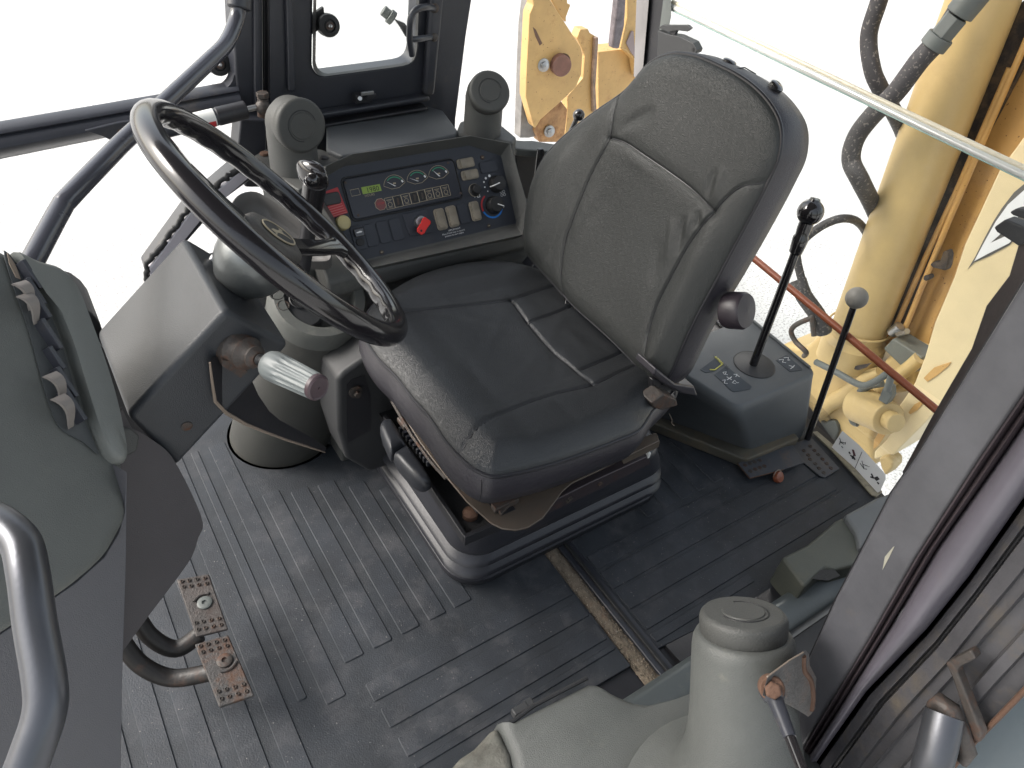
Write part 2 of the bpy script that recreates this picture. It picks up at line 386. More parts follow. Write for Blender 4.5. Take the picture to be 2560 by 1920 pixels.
o_ = N('ShaderNodeOutputMaterial'); mxs = N('ShaderNodeMixShader'); tr = N('ShaderNodeBsdfTransparent'); gs = N('ShaderNodeBsdfGlossy')
tr.inputs[0].default_value = (.95, .97, .96, 1); gs.inputs['Roughness'].default_value = .03; mxs.inputs[0].default_value = .05
lw = N('ShaderNodeFresnel'); lw.inputs[0].default_value = 1.25; L(lw.outputs[0], mxs.inputs[0])
df_ = N('ShaderNodeBsdfDiffuse'); df_.inputs[0].default_value = (.5, .48, .44, 1)
mx2 = N('ShaderNodeMixShader'); tcn = N('ShaderNodeTexCoord'); ns = N('ShaderNodeTexNoise'); ns.inputs['Scale'].default_value = 14; ns.inputs['Detail'].default_value = 8
L(tcn.outputs['Object'], ns.inputs['Vector']); mr = N('ShaderNodeMapRange'); mr.inputs[1].default_value = .4; mr.inputs[2].default_value = .8; mr.inputs[3].default_value = .015; mr.inputs[4].default_value = .10
L(ns.outputs[0], mr.inputs[0]); L(mr.outputs[0], mx2.inputs[0]); L(mxs.outputs[0], mx2.inputs[1]); L(df_.outputs[0], mx2.inputs[2])
L(tr.outputs[0], mxs.inputs[1]); L(gs.outputs[0], mxs.inputs[2]); L(mx2.outputs[0], o_.inputs[0])
glass_m = gl_m
mk('glass_pane', ([PY(760, -1000, YW + .04), PY(760, 205, YW + .04), PY(1062, 180, YW + .04), PY(1090, -1000, YW + .04)], [(0, 1, 2, 3)]), glass_m, ff, smooth=False)
# latch on the bottom rail
la = thing('window_latch', 'small dark metal catch on the rail below the far window', 'latch', PY(915, 243, YW - .03))
mk('catch', join(cbox(PY(905, 243, YW - .02), .035, .02, .018), cbox(PY(925, 238, YW - .03), .022, .018, .010)), frame_d, la, bevel=.002)
mk('catch_plate', join(cbox(PY(918, 233, YW - .035), .028, .006, .007), cyl(PY(900, 246, YW - .02), PY(900, 246, YW - .035), .005, 10)), steelm, la, bevel=.001)
# rubber bump stops
def bump_stop(u, v, r, y, lab, back):
    c = PY(u, v, y); ax = nrm(CAM - c) * .6 + V(0, -.6, .1); ax = nrm(ax)
    t = thing('rubber_stop', lab, 'rubber stop', c, 'rubber stops on the far window frames')
    mk('rubber_body', lathe(c, ax, [(r * .8, -.035), (r, -.03), (r, -.004), (r * .93, .004), (r * .55, .006), (r * .5, .001)], 28), rubber, t, ang=30)
    mk('washer', lathe(c + ax * .003, ax, [(r * .36, 0), (r * .36, .005)], 20), rusty, t)
    mk('bolt', lathe(c + ax * .007, ax, [(r * .19, 0), (r * .17, .008), (r * .1, .009), (r * .08, .016)], 12), steelm, t)
    mk('mount', obox(c + V(*back) - ax * .02, V(-back[0] * .9, 0, -back[2] * .9), V(0, .012, 0), V(0, 0, .035)), rubber, t, bevel=.003)
bump_stop(823, 64, .0215, YW + .01, 'round black rubber stop at the left edge of the far window', (-.035, 0, -.018))
bump_stop(548, 160, .022, YW + .04, 'round black rubber stop behind the grab tube, left of the corner post', (.035, 0, -.018))
# curved latch handle on the right stile
hp = [PY(u, v, y) for u, v, y in [(1086, 21, YW - .02), (1066, 18, YW - .05), (1044, 22, YW - .06), (1030, 36, YW - .06), (1025, 60, YW - .06), (1024, 100, YW - .05), (1030, 138, YW - .04)]]
hd = mk('handle', tube(catmull(hp, 6), .0065, 10), frame_m, ff)
mk('wire_arm', tube(catmull([PY(1026, 98, YW - .05), PY(1050, 97, YW - .045), PY(1083, 92, YW - .015)], 5), .006, 10), frame_m, hd)
mk('weld', join(sphere(PY(1086, 20, YW - .02), .010, 10, 6), sphere(PY(1084, 92, YW - .018), .010, 10, 6)), rusty, hd)
sl_ = thing('toggle_lever', 'grey metal toggle lever with a pale grip seen through the far window', 'lever', PY(1010, 80, YW + .06))
a, b, c_ = PY(957, 25, YW + .08), PY(984, 48, YW + .07), PY(1025, 95, YW + .06)
mk('grip', join(cyl(a, a + (b - a) * .55, .011, 16), cyl(a + (b - a) * .55, b, .015, 16)), hose_g, sl_, bevel=.002)
mk('blade', prism([PY(u, v, YW + .06) for u, v in [(984, 46), (1012, 58), (1028, 80), (1044, 82), (1046, 92), (1026, 98), (1014, 92), (1000, 68)]], (0, .006, 0)), steelm, sl_, bevel=.001)
# ------------------------------------------------------------------ left window beam, strut, diagonal rail
bm_ = thing('window_beam', 'dark painted horizontal beam under the left window with worn edges', 'beam', PY(250, 330, YW))
NB = 14
def beam_ring(ut, vt, ub, vb):
    t_, b_ = PY(ut, vt, YW), PY(ub, vb, YW); h = (t_ - b_)
    return [t_ + V(0, .03, 0), t_ + V(0, 0, 0), t_ - h * .12 + V(0, -.006, 0), t_ - h * .2 + V(0, -.002, 0), t_ - h * .3 + V(0, -.014, 0), t_ - h * .45 + V(0, -.019, 0), t_ - h * .62 + V(0, -.014, 0),
            t_ - h * .95 + V(0, .004, 0), b_ + V(0, .02, 0), b_ + V(0, .05, 0)]
mk('beam', loft([beam_ring(-420, 400, -420, 500), beam_ring(0, 321, -5, 406), beam_ring(260, 276, 258, 352), beam_ring(480, 237, 480, 304), beam_ring(560, 222, 560, 290), beam_ring(596, 216, 596, 284)]), frame_m, bm_, ang=50)
cr = [(596, 218), (540, 228)] + [(540 + 44 * math.sin(t), 188 + 40 * math.cos(t)) for t in np.linspace(.1, 1.5, 6)] + [(590, 180)]
mk('corner_gusset', wall(cr, .03, YW + .004), frame_m, bm_, bevel=.003)
0 and mk('worn_edge', prism([PY(u, v, YW + .002) for u, v in [(0, 321), (300, 270), (300, 268), (0, 318)]], (0, .02, 0)), pinktan, bm_, bevel=.001)
mk('bracket', prism([PY(u, v, YW - .022) for u, v in [(212, 327), (300, 306), (345, 300), (330, 362), (298, 362), (258, 342)]], (0, .01, 0)), frame_m, bm_, bevel=.002)
mk('bracket_bolt', join(lathe(PY(311, 336, YW - .022), (0, -1, .2), [(.009, 0), (.009, .008)], 6), lathe(PY(311, 336, YW - .022), (0, -1, .2), [(.013, 0), (.013, .002)], 16)), rusty, bm_)
gs_ = thing('gas_strut', 'black gas strut with a white and red sticker under the left beam', 'gas strut', PY(560, 300, 1.40))
p1, p2 = PY(640, 268, 1.38), PY(400, 326, 1.38)
d = nrm(p2 - p1)
mk('rod', cyl(p1, p1 + d * .035, .0055, 12), steelm, gs_)
mk('end_cap', cyl(p1 + d * .018, p1 + d * .075, .0165, 24), frame_d, gs_, bevel=.003)
mk('cylinder', cyl(p1 + d * .074, p2, .0155, 24), frame_m, gs_, bevel=.001)
mk('sticker', lathe(p1 + d * .078, d, [(.0159, 0), (.0159, .065)], 24, caps=False), white_m, gs_)
mk('sticker_stripe', lathe(p1 + d * .078, d, [(.0161, .002), (.0161, .063)], 24, caps=False), redd, gs_)
e1, e2, _ = frame_of(d)
o_s = gs_.children[-1]
o_s.data.polygons[0].select = True
bm2 = bmesh.new(); bm2.from_mesh(o_s.data)
bmesh.ops.delete(bm2, geom=[f for i, f in enumerate(bm2.faces) if f.calc_center_median().z + base_of(gs_)[2] > (p1 + d * .08)[2] - .004 or f.calc_center_median().z + base_of(gs_)[2] < (p1 + d * .08)[2] - .012 - .03], context='FACES')
bm2.to_mesh(o_s.data); bm2.free()
mk('ball_stud', join(cyl(PY(657, 245, 1.385), PY(657, 292, 1.385), .010, 14), sphere(PY(657, 268, 1.38), .014, 16, 10), lathe(PY(657, 243, 1.385), (0, 0, 1), [(.012, 0), (.012, .009)], 6)), rusty, gs_, bevel=.001)
dr = thing('lower_window_rail', 'diagonal dark rail edged with a torn rubber seal behind the steering wheel', 'rail', PY(470, 560, 1.40))
YD = 1.40
mk('rail', prism([PY(u, v, YD) for u, v in [(602, 300), (665, 300), (668, 420), (560, 500), (420, 660), (395, 740), (385, 740), (366, 672), (470, 528), (590, 425)]], (0, .05, 0)), frame_m, dr, bevel=.004)
mk('pale_flange', prism([PY(u, v, YD - .012) for u, v in [(598, 432), (622, 445), (505, 548), (412, 665), (400, 740), (388, 735), (374, 672), (474, 536)]], (0, .014, 0)),
   mat('pale_flange', (.42, .40, .44), .4, var=.1, bump=.1), dr, bevel=.002)
sp = []
path = resample([PY(u, v, YD - .006) for u, v in [(598, 422), (580, 432), (470, 524), (366, 662), (372, 712)]], 50, closed=False)
for i, p in enumerate(path):
    sp.append(p + V(rs.uniform(-.0035, .0035), 0, rs.uniform(-.0035, .0035)))
mk('torn_seal', tube(sp, [.005 + rs.uniform(-.0015, .002) for _ in sp], 7), rubber, dr, ang=70)
# long bent grab tube
gt = thing('grab_tube', 'long bent dark grab tube crossing the left window', 'grab rail', PY(300, 350, 1.1))
gp = [PY(612, -160, 1.36), PY(600, 5, 1.33), PY(590, 52, 1.32), PY(566, 108, 1.28), PY(528, 148, 1.24), PY(300, 362, 1.06), PY(178, 488, .97), PY(150, 525, .95), PY(80, 655, .87), PY(40, 740, .83)]
P_ = [gp[0], gp[1]] + catmull(gp[1:6], 8)[4:] 
mk('tube', tube([gp[0], gp[1]] + catmull([gp[1], gp[2], gp[3], gp[4]], 7)[1:] + [gp[4] + (gp[5] - gp[4]) * .3, gp[5]] + catmull([gp[5], gp[6], gp[7], gp[8]], 7)[1:] + [gp[9]], .0125, 18), mat('grab_paint', (.050, .051, .064), .25, var=.12, bump=.05, coat=.3), gt)
mk('socket', cyl(PY(596, 22, 1.325), PY(612, -160, 1.36), .019, 20), frame_m, gt, bevel=.003)
# ================================================================== operator seat
def pillow(outline, O, e1, e2, n, hfn, nring, nseg, kmax=1.0):
    O = np.array(O, float)
    P2 = np.array([[np.dot(p - O, e1), np.dot(p - O, e2)] for p in resample(outline, nseg)])
    c = P2.mean(0); ks = np.linspace(1, 0, nring + 1)[:-1]
    X = np.concatenate([c + (P2 - c) * k for k in ks] + [c[None]])
    dense = np.array(resample(list(P2), nseg))
    de = np.empty(len(X))
    for s in range(0, len(X), 4000):
        de[s:s + 4000] = np.sqrt(((X[s:s + 4000, None] - dense[None]) ** 2).sum(2)).min(1)
    de[:nseg] = 0
    W = O + X[:, :1] * e1 + X[:, 1:] * e2
    h = hfn(X, W, de)
    W = W + h[:, None] * n
    fs = []
    for i in range(nring - 1):
        for k in range(nseg):
            k2 = (k + 1) % nseg
            fs.append((i * nseg + k, i * nseg + k2, (i + 1) * nseg + k2, (i + 1) * nseg + k))
    last = (nring - 1) * nseg
    for k in range(nseg): fs.append((last + k, last + (k + 1) % nseg, len(X) - 1))
    return (list(W), fs), P2
def dist_poly(X, poly, step=.0015):
    P = np.array(poly); L = np.linalg.norm(np.diff(P, axis=0), axis=1).sum()
    Q = np.array(resample(list(P), max(4, int(L / step)), closed=False)); d = np.empty(len(X))
    for s in range(0, len(X), 4000): d[s:s + 4000] = np.sqrt(((X[s:s + 4000, None] - Q[None]) ** 2).sum(2)).min(1)
    return d
def dist_par(X, poly, n=80):
    Q = np.array(resample(list(np.array(poly)), n, closed=False)); d = np.empty(len(X)); t = np.empty(len(X))
    for s in range(0, len(X), 4000):
        D = np.sqrt(((X[s:s + 4000, None] - Q[None]) ** 2).sum(2)); t[s:s + 4000] = D.argmin(1) / (n - 1); d[s:s + 4000] = D.min(1)
    return d, t
def sstep(a, b, x): t = np.clip((x - a) / (b - a), 0, 1); return t * t * (3 - 2 * t)

seat = thing('operator_seat', 'black vinyl operator seat with high backrest on a pleated rubber base', 'seat', (.72, .9, 0))
# ---- cushion
cn = nrm(V(.09, 0, 1)); cO = V(.43, .83, .49); ce1 = nrm(V(1, 0, -.09)); ce2 = V(0, 1, 0)
def cl(u, v): p = PP(u, v, cO, cn); return np.array([np.dot(p - cO, ce1), np.dot(p - cO, ce2)])
co = [(977, 733), (1040, 697), (1121, 672), (1201, 662), (1275, 665), (1345, 683), (1440, 715), (1540, 790), (1660, 880), (1700, 925), (1690, 968), (1650, 1010), (1630, 1030), (1619, 1048), (1596, 1078), (1545, 1101), (1459, 1134), (1373, 1163), (1292, 1183), (1235, 1192),
      (1198, 1180), (1167, 1159), (1121, 1113), (1075, 1046), (1029, 993), (989, 941), (949, 901), (924, 866), (911, 838), (911, 806), (923, 778), (946, 753)]
outl_c = catmull([PP(u, v, cO, cn) for u, v in co], 8, closed=True)
cs = [[(990, 804), (1012, 801), (1144, 786), (1275, 772)], [(1275, 772), (1350, 745), (1424, 722), (1470, 700)],
      [(1275, 772), (1315, 826), (1373, 895), (1436, 952), (1473, 993)],
      [(1149, 1139), (1201, 1096), (1287, 1050), (1373, 1018), (1473, 993), (1556, 950), (1640, 915)],
      [(1315, 826), (1396, 800), (1467, 763), (1500, 745)], [(1447, 947), (1539, 907), (1590, 875), (1620, 860)]]
csl = [[cl(u, v) for u, v in catmull([np.array(q, float) for q in s], 8)] for s in cs]
def ch(X, W, de):
    h = .020 * np.sqrt(np.clip(1 - (1 - np.clip(de / .045, 0, 1)) ** 2, 0, 1)) + .004 * sstep(0, .15, de)
    y = W[:, 1]; x = W[:, 0]
    bol = sstep(.965, 1.02, y) * 1.0 + sstep(.70, .655, y) * .75
    h += .011 * bol * sstep(0, .05, de)
    h += .009 * sstep(.515, .455, x) * sstep(0, .05, de) * (1 - .5 * bol)           # front roll
    h -= .010 * np.exp(-((x - .60) / .08) ** 2 - ((y - .83) / .11) ** 2)
    for s, wd, dp in zip(csl, (.0022, .0024, .0028, .0022, .0022, .0022), (.0030, .0034, .004, .0030, .0034, .0034)):
        d = dist_poly(X, s); h -= dp * 1.1 * np.exp(-(d / wd) ** 2) + dp * .4 * np.exp(-(d / (wd * 4.5)) ** 2)
    rng = np.random.RandomState(2)
    for k in range(16):                                            # soft creases in the vinyl
        c = rng.uniform([.0, -.22], [.38, .22]); a = rng.uniform(0, math.pi); dx = (X - c) @ np.array([math.cos(a), math.sin(a)]); dy = (X - c) @ np.array([-math.sin(a), math.cos(a)])
        h += .0011 * np.exp(-(dx / .05) ** 2 - (dy / .012) ** 2) * rng.choice([-1, 1])
    return h
geo, P2 = pillow(outl_c, cO, ce1, ce2, cn, ch, 100, 380)
mk('cushion', geo, vinyl_cush, seat, ang=180)
def seam_lines(parent, seams, O, e1, e2, n, hfn, P2, r=.0011):
    for s in seams:
        X = np.array(resample([np.array(q) for q in s], 50, closed=False)); W = O + X[:, :1] * e1 + X[:, 1:] * e2
        dn = np.array(resample(list(P2), 500)); de = np.sqrt(((X[:, None] - dn[None]) ** 2).sum(2)).min(1)
        inside = de > .004; h = hfn(X, W, de)
        P = [W[i] + n * (h[i] + .0008) for i in range(50)]
        mk('seam', tube(P, r, 6), piping_m, parent)
ring = [cO + ce1 * a + ce2 * b for a, b in P2]
cushion = seat.children[0]
cush = [o for o in seat.children if o.name.startswith('cushion')][0]
mk('piping', tube(ring[::2], .0032, 8, closed=True), piping_m, cush)
seam_lines(cush, csl, cO, ce1, ce2, cn, ch, P2)
cc = np.mean(ring, 0)
def off(r, k, dz): return [p + (nrm((p - cc) * V(1, 1, 0))) * k + cn * dz for p in r]
mk('cushion_side', loft([off(ring, .0, -.001), off(ring, .006, -.014), off(ring, .007, -.034), off(ring, .000, -.058), off(ring, -.014, -.068), off(ring, -.06, -.070)], cap0=False, cap1=True), vinyl_side, seat, ang=60)
q = PP(1201, 1187, cO, cn)
mk('corner_stitch', tube([q + V(-.002, -.007, -.004), q + V(-.002, -.009, -.03), q + V(.0, -.004, -.056)], .0008, 6), piping_m, cush)
# ---- backrest
TH = math.radians(12); bn = V(-math.cos(TH), 0, math.sin(TH)); bO = V(.80, .82, .48)
be1 = V(0, 1, 0); be2 = V(math.sin(TH), 0, math.cos(TH))
def bp(u, v): return PP(u, v, bO, bn)
def bl(u, v): p = bp(u, v); return np.array([np.dot(p - bO, be1), np.dot(p - bO, be2)])
bo = [(1313, 603), (1314, 560), (1320, 511), (1331, 460), (1355, 405), (1389, 363), (1431, 325), (1486, 283), (1554, 236), (1583, 207), (1613, 170), (1642, 148), (1672, 137), (1700, 134), (1748, 143), (1799, 165), (1841, 186), (1883, 215),
      (1917, 249), (1942, 287), (1953, 321), (1954, 359), (1946, 401), (1925, 447), (1900, 498), (1862, 570), (1828, 633), (1794, 698), (1757, 765), (1722, 835), (1700, 885), (1683, 925), (1668, 948), (1648, 960), (1615, 935), (1530, 850), (1436, 765), (1384, 708), (1340, 660), (1318, 632)]
outl_b = catmull([bp(u, v) for u, v in bo], 7, closed=True)
bs = [[(1554, 236), (1549, 274), (1538, 346), (1503, 413), (1478, 464), (1444, 549), (1423, 612), (1413, 690), (1418, 760)],
      [(1538, 346), (1579, 359), (1630, 392), (1693, 435), (1748, 477), (1799, 530)],
      [(1799, 530), (1832, 494), (1866, 468), (1905, 459), (1925, 450)], [(1799, 530), (1765, 570), (1727, 624), (1689, 692), (1655, 760), (1632, 840), (1622, 930)]]
bsl = [[bl(u, v) for u, v in catmull([np.array(q, float) for q in s], 8)] for s in bs]
wr = [([(1560, 332), (1600, 305), (1660, 272)], .010, .0048, -1), ([(1785, 500), (1797, 450), (1812, 420)], .007, .0040, -1), ([(1800, 505), (1815, 450), (1830, 420)], .008, .0035, 1),
      ([(1700, 540), (1690, 600), (1680, 660)], .007, .0038, 1), ([(1725, 535), (1716, 590), (1708, 640)], .006, .0040, -1), ([(1745, 530), (1735, 570), (1728, 600)], .005, .0036, 1),
      ([(1765, 525), (1762, 550), (1752, 575)], .005, .004, -1), ([(1660, 590), (1655, 660), (1645, 720)], .012, .003, -1), ([(1780, 530), (1775, 548), (1768, 562)], .004, .003, 1),
      ([(1440, 600), (1470, 540), (1500, 480)], .012, .002, 1), ([(1580, 380), (1620, 410), (1660, 440)], .012, .002, 1), ([(1480, 560), (1530, 500), (1560, 440)], .015, .0018, -1)]
wrl = [([bl(u, v) for u, v in s], a, b_, sg) for s, a, b_, sg in wr]
def bh(X, W, de):
    h = .015 * np.sqrt(np.clip(1 - (1 - np.clip(de / .04, 0, 1)) ** 2, 0, 1)) + .003 * sstep(0, .15, de)
    y, z = X[:, 0], X[:, 1]
    lowz = sstep(.36, .22, z)
    bol = (sstep(.135, .19, y) + sstep(-.135, -.19, y)) * lowz
    h += .010 * bol * sstep(0, .05, de)
    h -= .006 * np.exp(-(y / .12) ** 2 - ((z - .16) / .12) ** 2)
    h += .003 * np.exp(-((z - .36) / .08) ** 2 - (y / .2) ** 2)
    for s, wd, dp in zip(bsl, (.0020, .0024, .0020, .0022), (.0030, .004, .003, .004)):
        d = dist_poly(X, s); h -= dp * 1.1 * np.exp(-(d / wd) ** 2) + dp * .45 * np.exp(-(d / (wd * 5)) ** 2)
    for s, wd, dp, sg in wrl:
        d, tt = dist_par(X, s); h += sg * dp * .62 * np.exp(-(d / wd) ** 2) * (1 - (2 * tt - 1) ** 2)
    return h
geo, P2b = pillow(outl_b, bO, be1, be2, bn, bh, 110, 400)
back = mk('backrest', geo, vinyl, seat, ang=180)
ringb = [bO + be1 * a + be2 * b for a, b in P2b]
mk('piping', tube(ringb[::2], .0032, 8, closed=True), piping_m, back)
seam_lines(back, bsl, bO, be1, be2, bn, bh, P2b)
cb = np.mean(ringb, 0)
def offb(r, k, dz): return [p + nrm((p - cb) - bn * np.dot(p - cb, bn)) * k + bn * dz for p in r]
# thinner towards the bottom, as the shell tapers
def tap(r, k, dz): return [p + nrm((p - cb) - bn * np.dot(p - cb, bn)) * k + bn * dz * (.75 + .25 * min(1, max(0, (p[2] - .45) / .3))) for p in r]
mk('backrest_side', loft([tap(ringb, 0, -.001), tap(ringb, .004, -.012), tap(ringb, .005, -.040), tap(ringb, .001, -.066), tap(ringb, -.012, -.076), tap(ringb, -.05, -.080)], cap0=False), vinyl_side, seat, ang=60)
for u, v in ((1785, 147), (1903, 208)):
    c = bp(u, v) - bn * .038; ax = nrm((c - cb) - bn * np.dot(c - cb, bn)); c = c + ax * .0005
    mk('button', lathe(c, ax, [(.011, -.006), (.011, .0005), (.008, .0025), (.0001, .003)], 20, caps=False), gloss, back)
# seam across the top of the side wall
c = bp(1818, 172); mk('top_seam', tube([c - bn * .002, c - bn * .038 + be2 * .006, c - bn * .07], .0010, 6), piping_m, back)
# recliner knob and hinge covers
kc = PY(1860, 797, .555)
mk('recline_knob', lathe(kc + V(-.008, .030, 0), (.18, -.85, .45), [(.028, 0), (.030, .006), (.030, .030), (.027, .035), (.0001, .037)], 32, caps=False), mat('knob_dark', (.022, .017, .022), .4, var=.15, bump=.1), seat, ang=35)
0 and mk('knob_tab', prism([kc + V(x, -.012, z) for x, z in [(-.006, .030), (.024, .034), (.026, .018), (.0, .0)]], (0, .022, 0)), MATS['knob_dark'], seat, bevel=.004)
hc = PY(1690, 975, .60)
mk('hinge_cover', prism([PY(u, v, .60) for u, v in [(1642, 922), (1690, 960), (1738, 968), (1746, 992), (1705, 985), (1660, 962), (1634, 940)]], (0, .05, 0)), vinyl_side, seat, bevel=.004)
mk('hinge_tongue', prism([PY(u, v, .585) for u, v in [(1628, 1008), (1660, 985), (1692, 1000), (1696, 1014), (1655, 1027), (1634, 1020)]], (0, .03, 0)), rusty, seat, bevel=.003)
mk('hinge_bracket', prism([PY(u, v, .61) for u, v in [(1632, 950), (1660, 945), (1692, 975), (1690, 1012), (1650, 1030), (1628, 1012)]], (0, .012, 0)), frame_d, seat, bevel=.003)
mk('far_hinge', prism([PY(u, v, 1.06) for u, v in [(1325, 676), (1345, 652), (1362, 664), (1385, 688), (1372, 698), (1340, 694)]], (0, .035, 0)), frame_m, seat, bevel=.004)
mk('loose_thread', tube(catmull([PY(u, v, .62) for u, v in [(1673, 1034), (1680, 1050), (1679, 1058), (1686, 1064)]], 4), .0006, 5), pinktan, seat)
# ---- adjuster plate
ZP = .365
pl_o = [(985, 1005), (1050, 1110), (1113, 1193), (1167, 1258), (1228, 1312), (1255, 1325), (1289, 1329), (1320, 1322), (1357, 1298), (1387, 1258), (1405, 1232), (1431, 1210), (1492, 1182), (1560, 1148), (1648, 1105), (1640, 1085), (1560, 1110), (1450, 1120), (1300, 1120), (1150, 1060), (1050, 960), (1010, 985)]
plc = [PZ(u, v, ZP) for u, v in pl_o]
mk('adjuster_plate', prism(plc, (0, 0, .004)), tan, seat, bevel=.0015)
mk('plate_slot', prism([PZ(u, v, ZP + .0045) for u, v in [(1211, 1247), (1238, 1281), (1255, 1288), (1289, 1274), (1275, 1258), (1243, 1240)]], (0, 0, .001)), frame_d, seat)
mk('slot_ratchet', join(cbox(PZ(1262, 1258, ZP + .012), .045, .014, .012), cbox(PZ(1262, 1268, ZP + .010), .03, .01, .008, ex=(1, .4, 0)), *[cyl(PZ(1240 + 12 * i, 1262 - 3 * i, ZP + .006), PZ(1240 + 12 * i, 1262 - 3 * i, ZP + .014), .0055, 10) for i in range(4)]), rusty, seat, bevel=.001)
mk('side_flange', prism([PY(u, v, .585) for u, v in [(1555, 1150), (1650, 1104), (1646, 1118), (1560, 1160)]], (0, .004, 0)), tan, seat)
wc = PY(1588, 1118, .60); mk('white_clip', prism([PY(u, v, .592) for u, v in [(1564, 1130), (1592, 1109), (1606, 1112), (1604, 1125), (1575, 1136)]], (0, .01, 0)), white_m, seat, bevel=.002)
# underside body between cushion and tray
mk('lower_frame', prism([V(x, y, .30) for x, y in [(.46, .64), (.82, .63), (.82, 1.02), (.45, 1.02)]], (0, 0, .12)), frame_d, seat, bevel=.004)
rl = [PY(u, v, .597) for u, v in [(1310, 1300), (1360, 1265), (1480, 1205), (1622, 1140), (1628, 1160), (1500, 1225), (1360, 1290), (1300, 1318)]]
mk('slide_rail', prism(rl, (0, .03, 0)), mat('rail_brown', (.045, .036, .040), .38, metal=.3, var=.2, bump=.15, dirt=RUST, dirt_amt=.2, dscale=20), seat, bevel=.003)
for u, v in ((1360, 1278), (1425, 1245), (1500, 1208), (1418, 1252)): mk('rail_bolt', lathe(PY(u, v, .597), (0, -1, 0), [(.0045, 0), (.004, .004)], 8), rusty, seat)
mk('rail_end', cbox(PY(1620, 1136, .60), .006, .01, .016), white_m, seat, bevel=.003)
# tray, open on the left with springs
zt = .27
A_, B_, C__ = V(.430, .625, zt), V(.436, .95, zt), V(.84, .615, zt)
def bar(p, q, wdt, h, m, nm): 
    d_ = nrm(q - p); s_ = nrm(np.cross(V(0, 0, 1), d_)); return mk(nm, obox(p - s_ * wdt / 2 - V(0, 0, h / 2), q - p, s_ * wdt, V(0, 0, h)), m, seat, bevel=.0015)
bar(A_, B_, .008, .022, frame_d, 'tray_rim'); bar(A_ + V(-.003, 0, 0), V(.62, .62, zt), .008, .022, frame_d, 'tray_rim')
mk('tray', prism([V(.432, .627, zt - .022), V(.84, .617, zt - .022), V(.84, 1.0, zt - .022), V(.438, 1.0, zt - .022)], (0, 0, .010)), rubber, seat)
mk('rusty_bolt', join(lathe(V(.468, .672, zt - .012), (0, 0, 1), [(.014, 0), (.014, .010), (.009, .014), (.0001, .015)], 14, caps=False)), rust_m, seat)
# slatted plastic insert
for i in range(9):
    p = PZ(1003 + 8.5 * i, 1072 + 10.5 * i, .318)
    mk('insert_slat', cbox(p + V(.012, -.002, 0), .034, .0062, .012), frame_m, seat, bevel=.001)
gp2 = [PZ(u, v, .335) for u, v in [(1022, 1062), (1045, 1072), (1092, 1140), (1098, 1152), (1080, 1150), (1018, 1068)]]
for i in range(10):
    p = PZ(1035 + 6.6 * i, 1082 + 8.7 * i, .335)
    mk('insert_tooth', cbox(p, .009, .007, .012), frame_m, seat, bevel=.001)
    mk('insert_tooth', cbox(p + V(.018, 0, .004), .009, .007, .012), frame_m, seat, bevel=.001)
ed = [PZ(u, v, .352) for u, v in [(980, 1004), (1030, 1090), (1075, 1152), (1115, 1197)]]
mk('rusty_edge', tube(ed, .0030, 8), rusty, seat)
mk('rust_tab', join(cbox(PZ(1008, 1058, .345), .012, .03, .012), cbox(PZ(1087, 1155, .345), .012, .035, .014)), rusty, seat, bevel=.003)
# two padded adjustment handles
def handle(uvs, z, h):
    pts = catmull([PZ(u, v, z) for u, v in uvs], 5, closed=True)
    c = np.mean(pts, 0)
    mk('adjust_handle', loft([[c + (p - c) * k + V(0, 0, dz) for p in pts] for k, dz in ((.85, -h), (1, -h * .6), (1.0, -.006), (.93, .003), (.75, .0075), (.4, .009))]), mat('handle_black', (.018, .020, .025), .38, var=.15, bump=.15), seat, ang=60)
handle([(950, 1064), (957, 1052), (972, 1048), (982, 1054), (1014, 1108), (1008, 1116), (988, 1128), (978, 1132), (970, 1120), (955, 1085)], .335, .03)
handle([(984, 1136), (994, 1126), (1012, 1116), (1020, 1118), (1052, 1160), (1075, 1196), (1077, 1204), (1066, 1208), (1052, 1206), (1030, 1192), (1000, 1160)], .333, .03)
# ---- pleated rubber base
def fr(x0, x1, y0, y1, r, z): return [V(x, y, z) for x, y in rrect(x0, x1, y0, y1, r, 10)]
rings = []
def RR(k, z, r=.07): rings.append(fr(.455 - k, .985 + k * .6, .648 - k, 1.09 + k, r, z))
for k, z in [(-.012, .250), (.002, .250), (.008, .244), (.014, .226), (.022, .200), (.030, .178), (.033, .166), (.031, .158), (.012, .149), (.008, .143), (.016, .135), (.040, .128), (.047, .118), (.043, .110), (.022, .101), (.018, .095), (.026, .087), (.052, .080), (.059, .070), (.055, .061), (.032, .053), (.028, .047), (.038, .039), (.058, .031), (.063, .016), (.055, .0)]:
    t_ = 1 - min(1, z / .25)
    rings.append(fr(.450 + .075 * t_ - k, .905 + .06 * t_ + k * .9, .640 + .095 * t_ - k, 1.05 + k, .055 + .02 * t_, z))
mk('rubber_bellows', loft(rings, cap0=False, cap1=False), mat('bellows', (.022, .023, .029), .40, var=.15, bump=.15, bscale=250, dirt=(.10, .10, .10), dirt_amt=.12), seat, ang=60)
mk('base_skirt', loft([rings[0], [p + V(0, 0, -.01) for p in fr(.47, .92, .66, 1.03, .05, .252)]], cap0=False, cap1=True), MATS['bellows'], seat, ang=60)
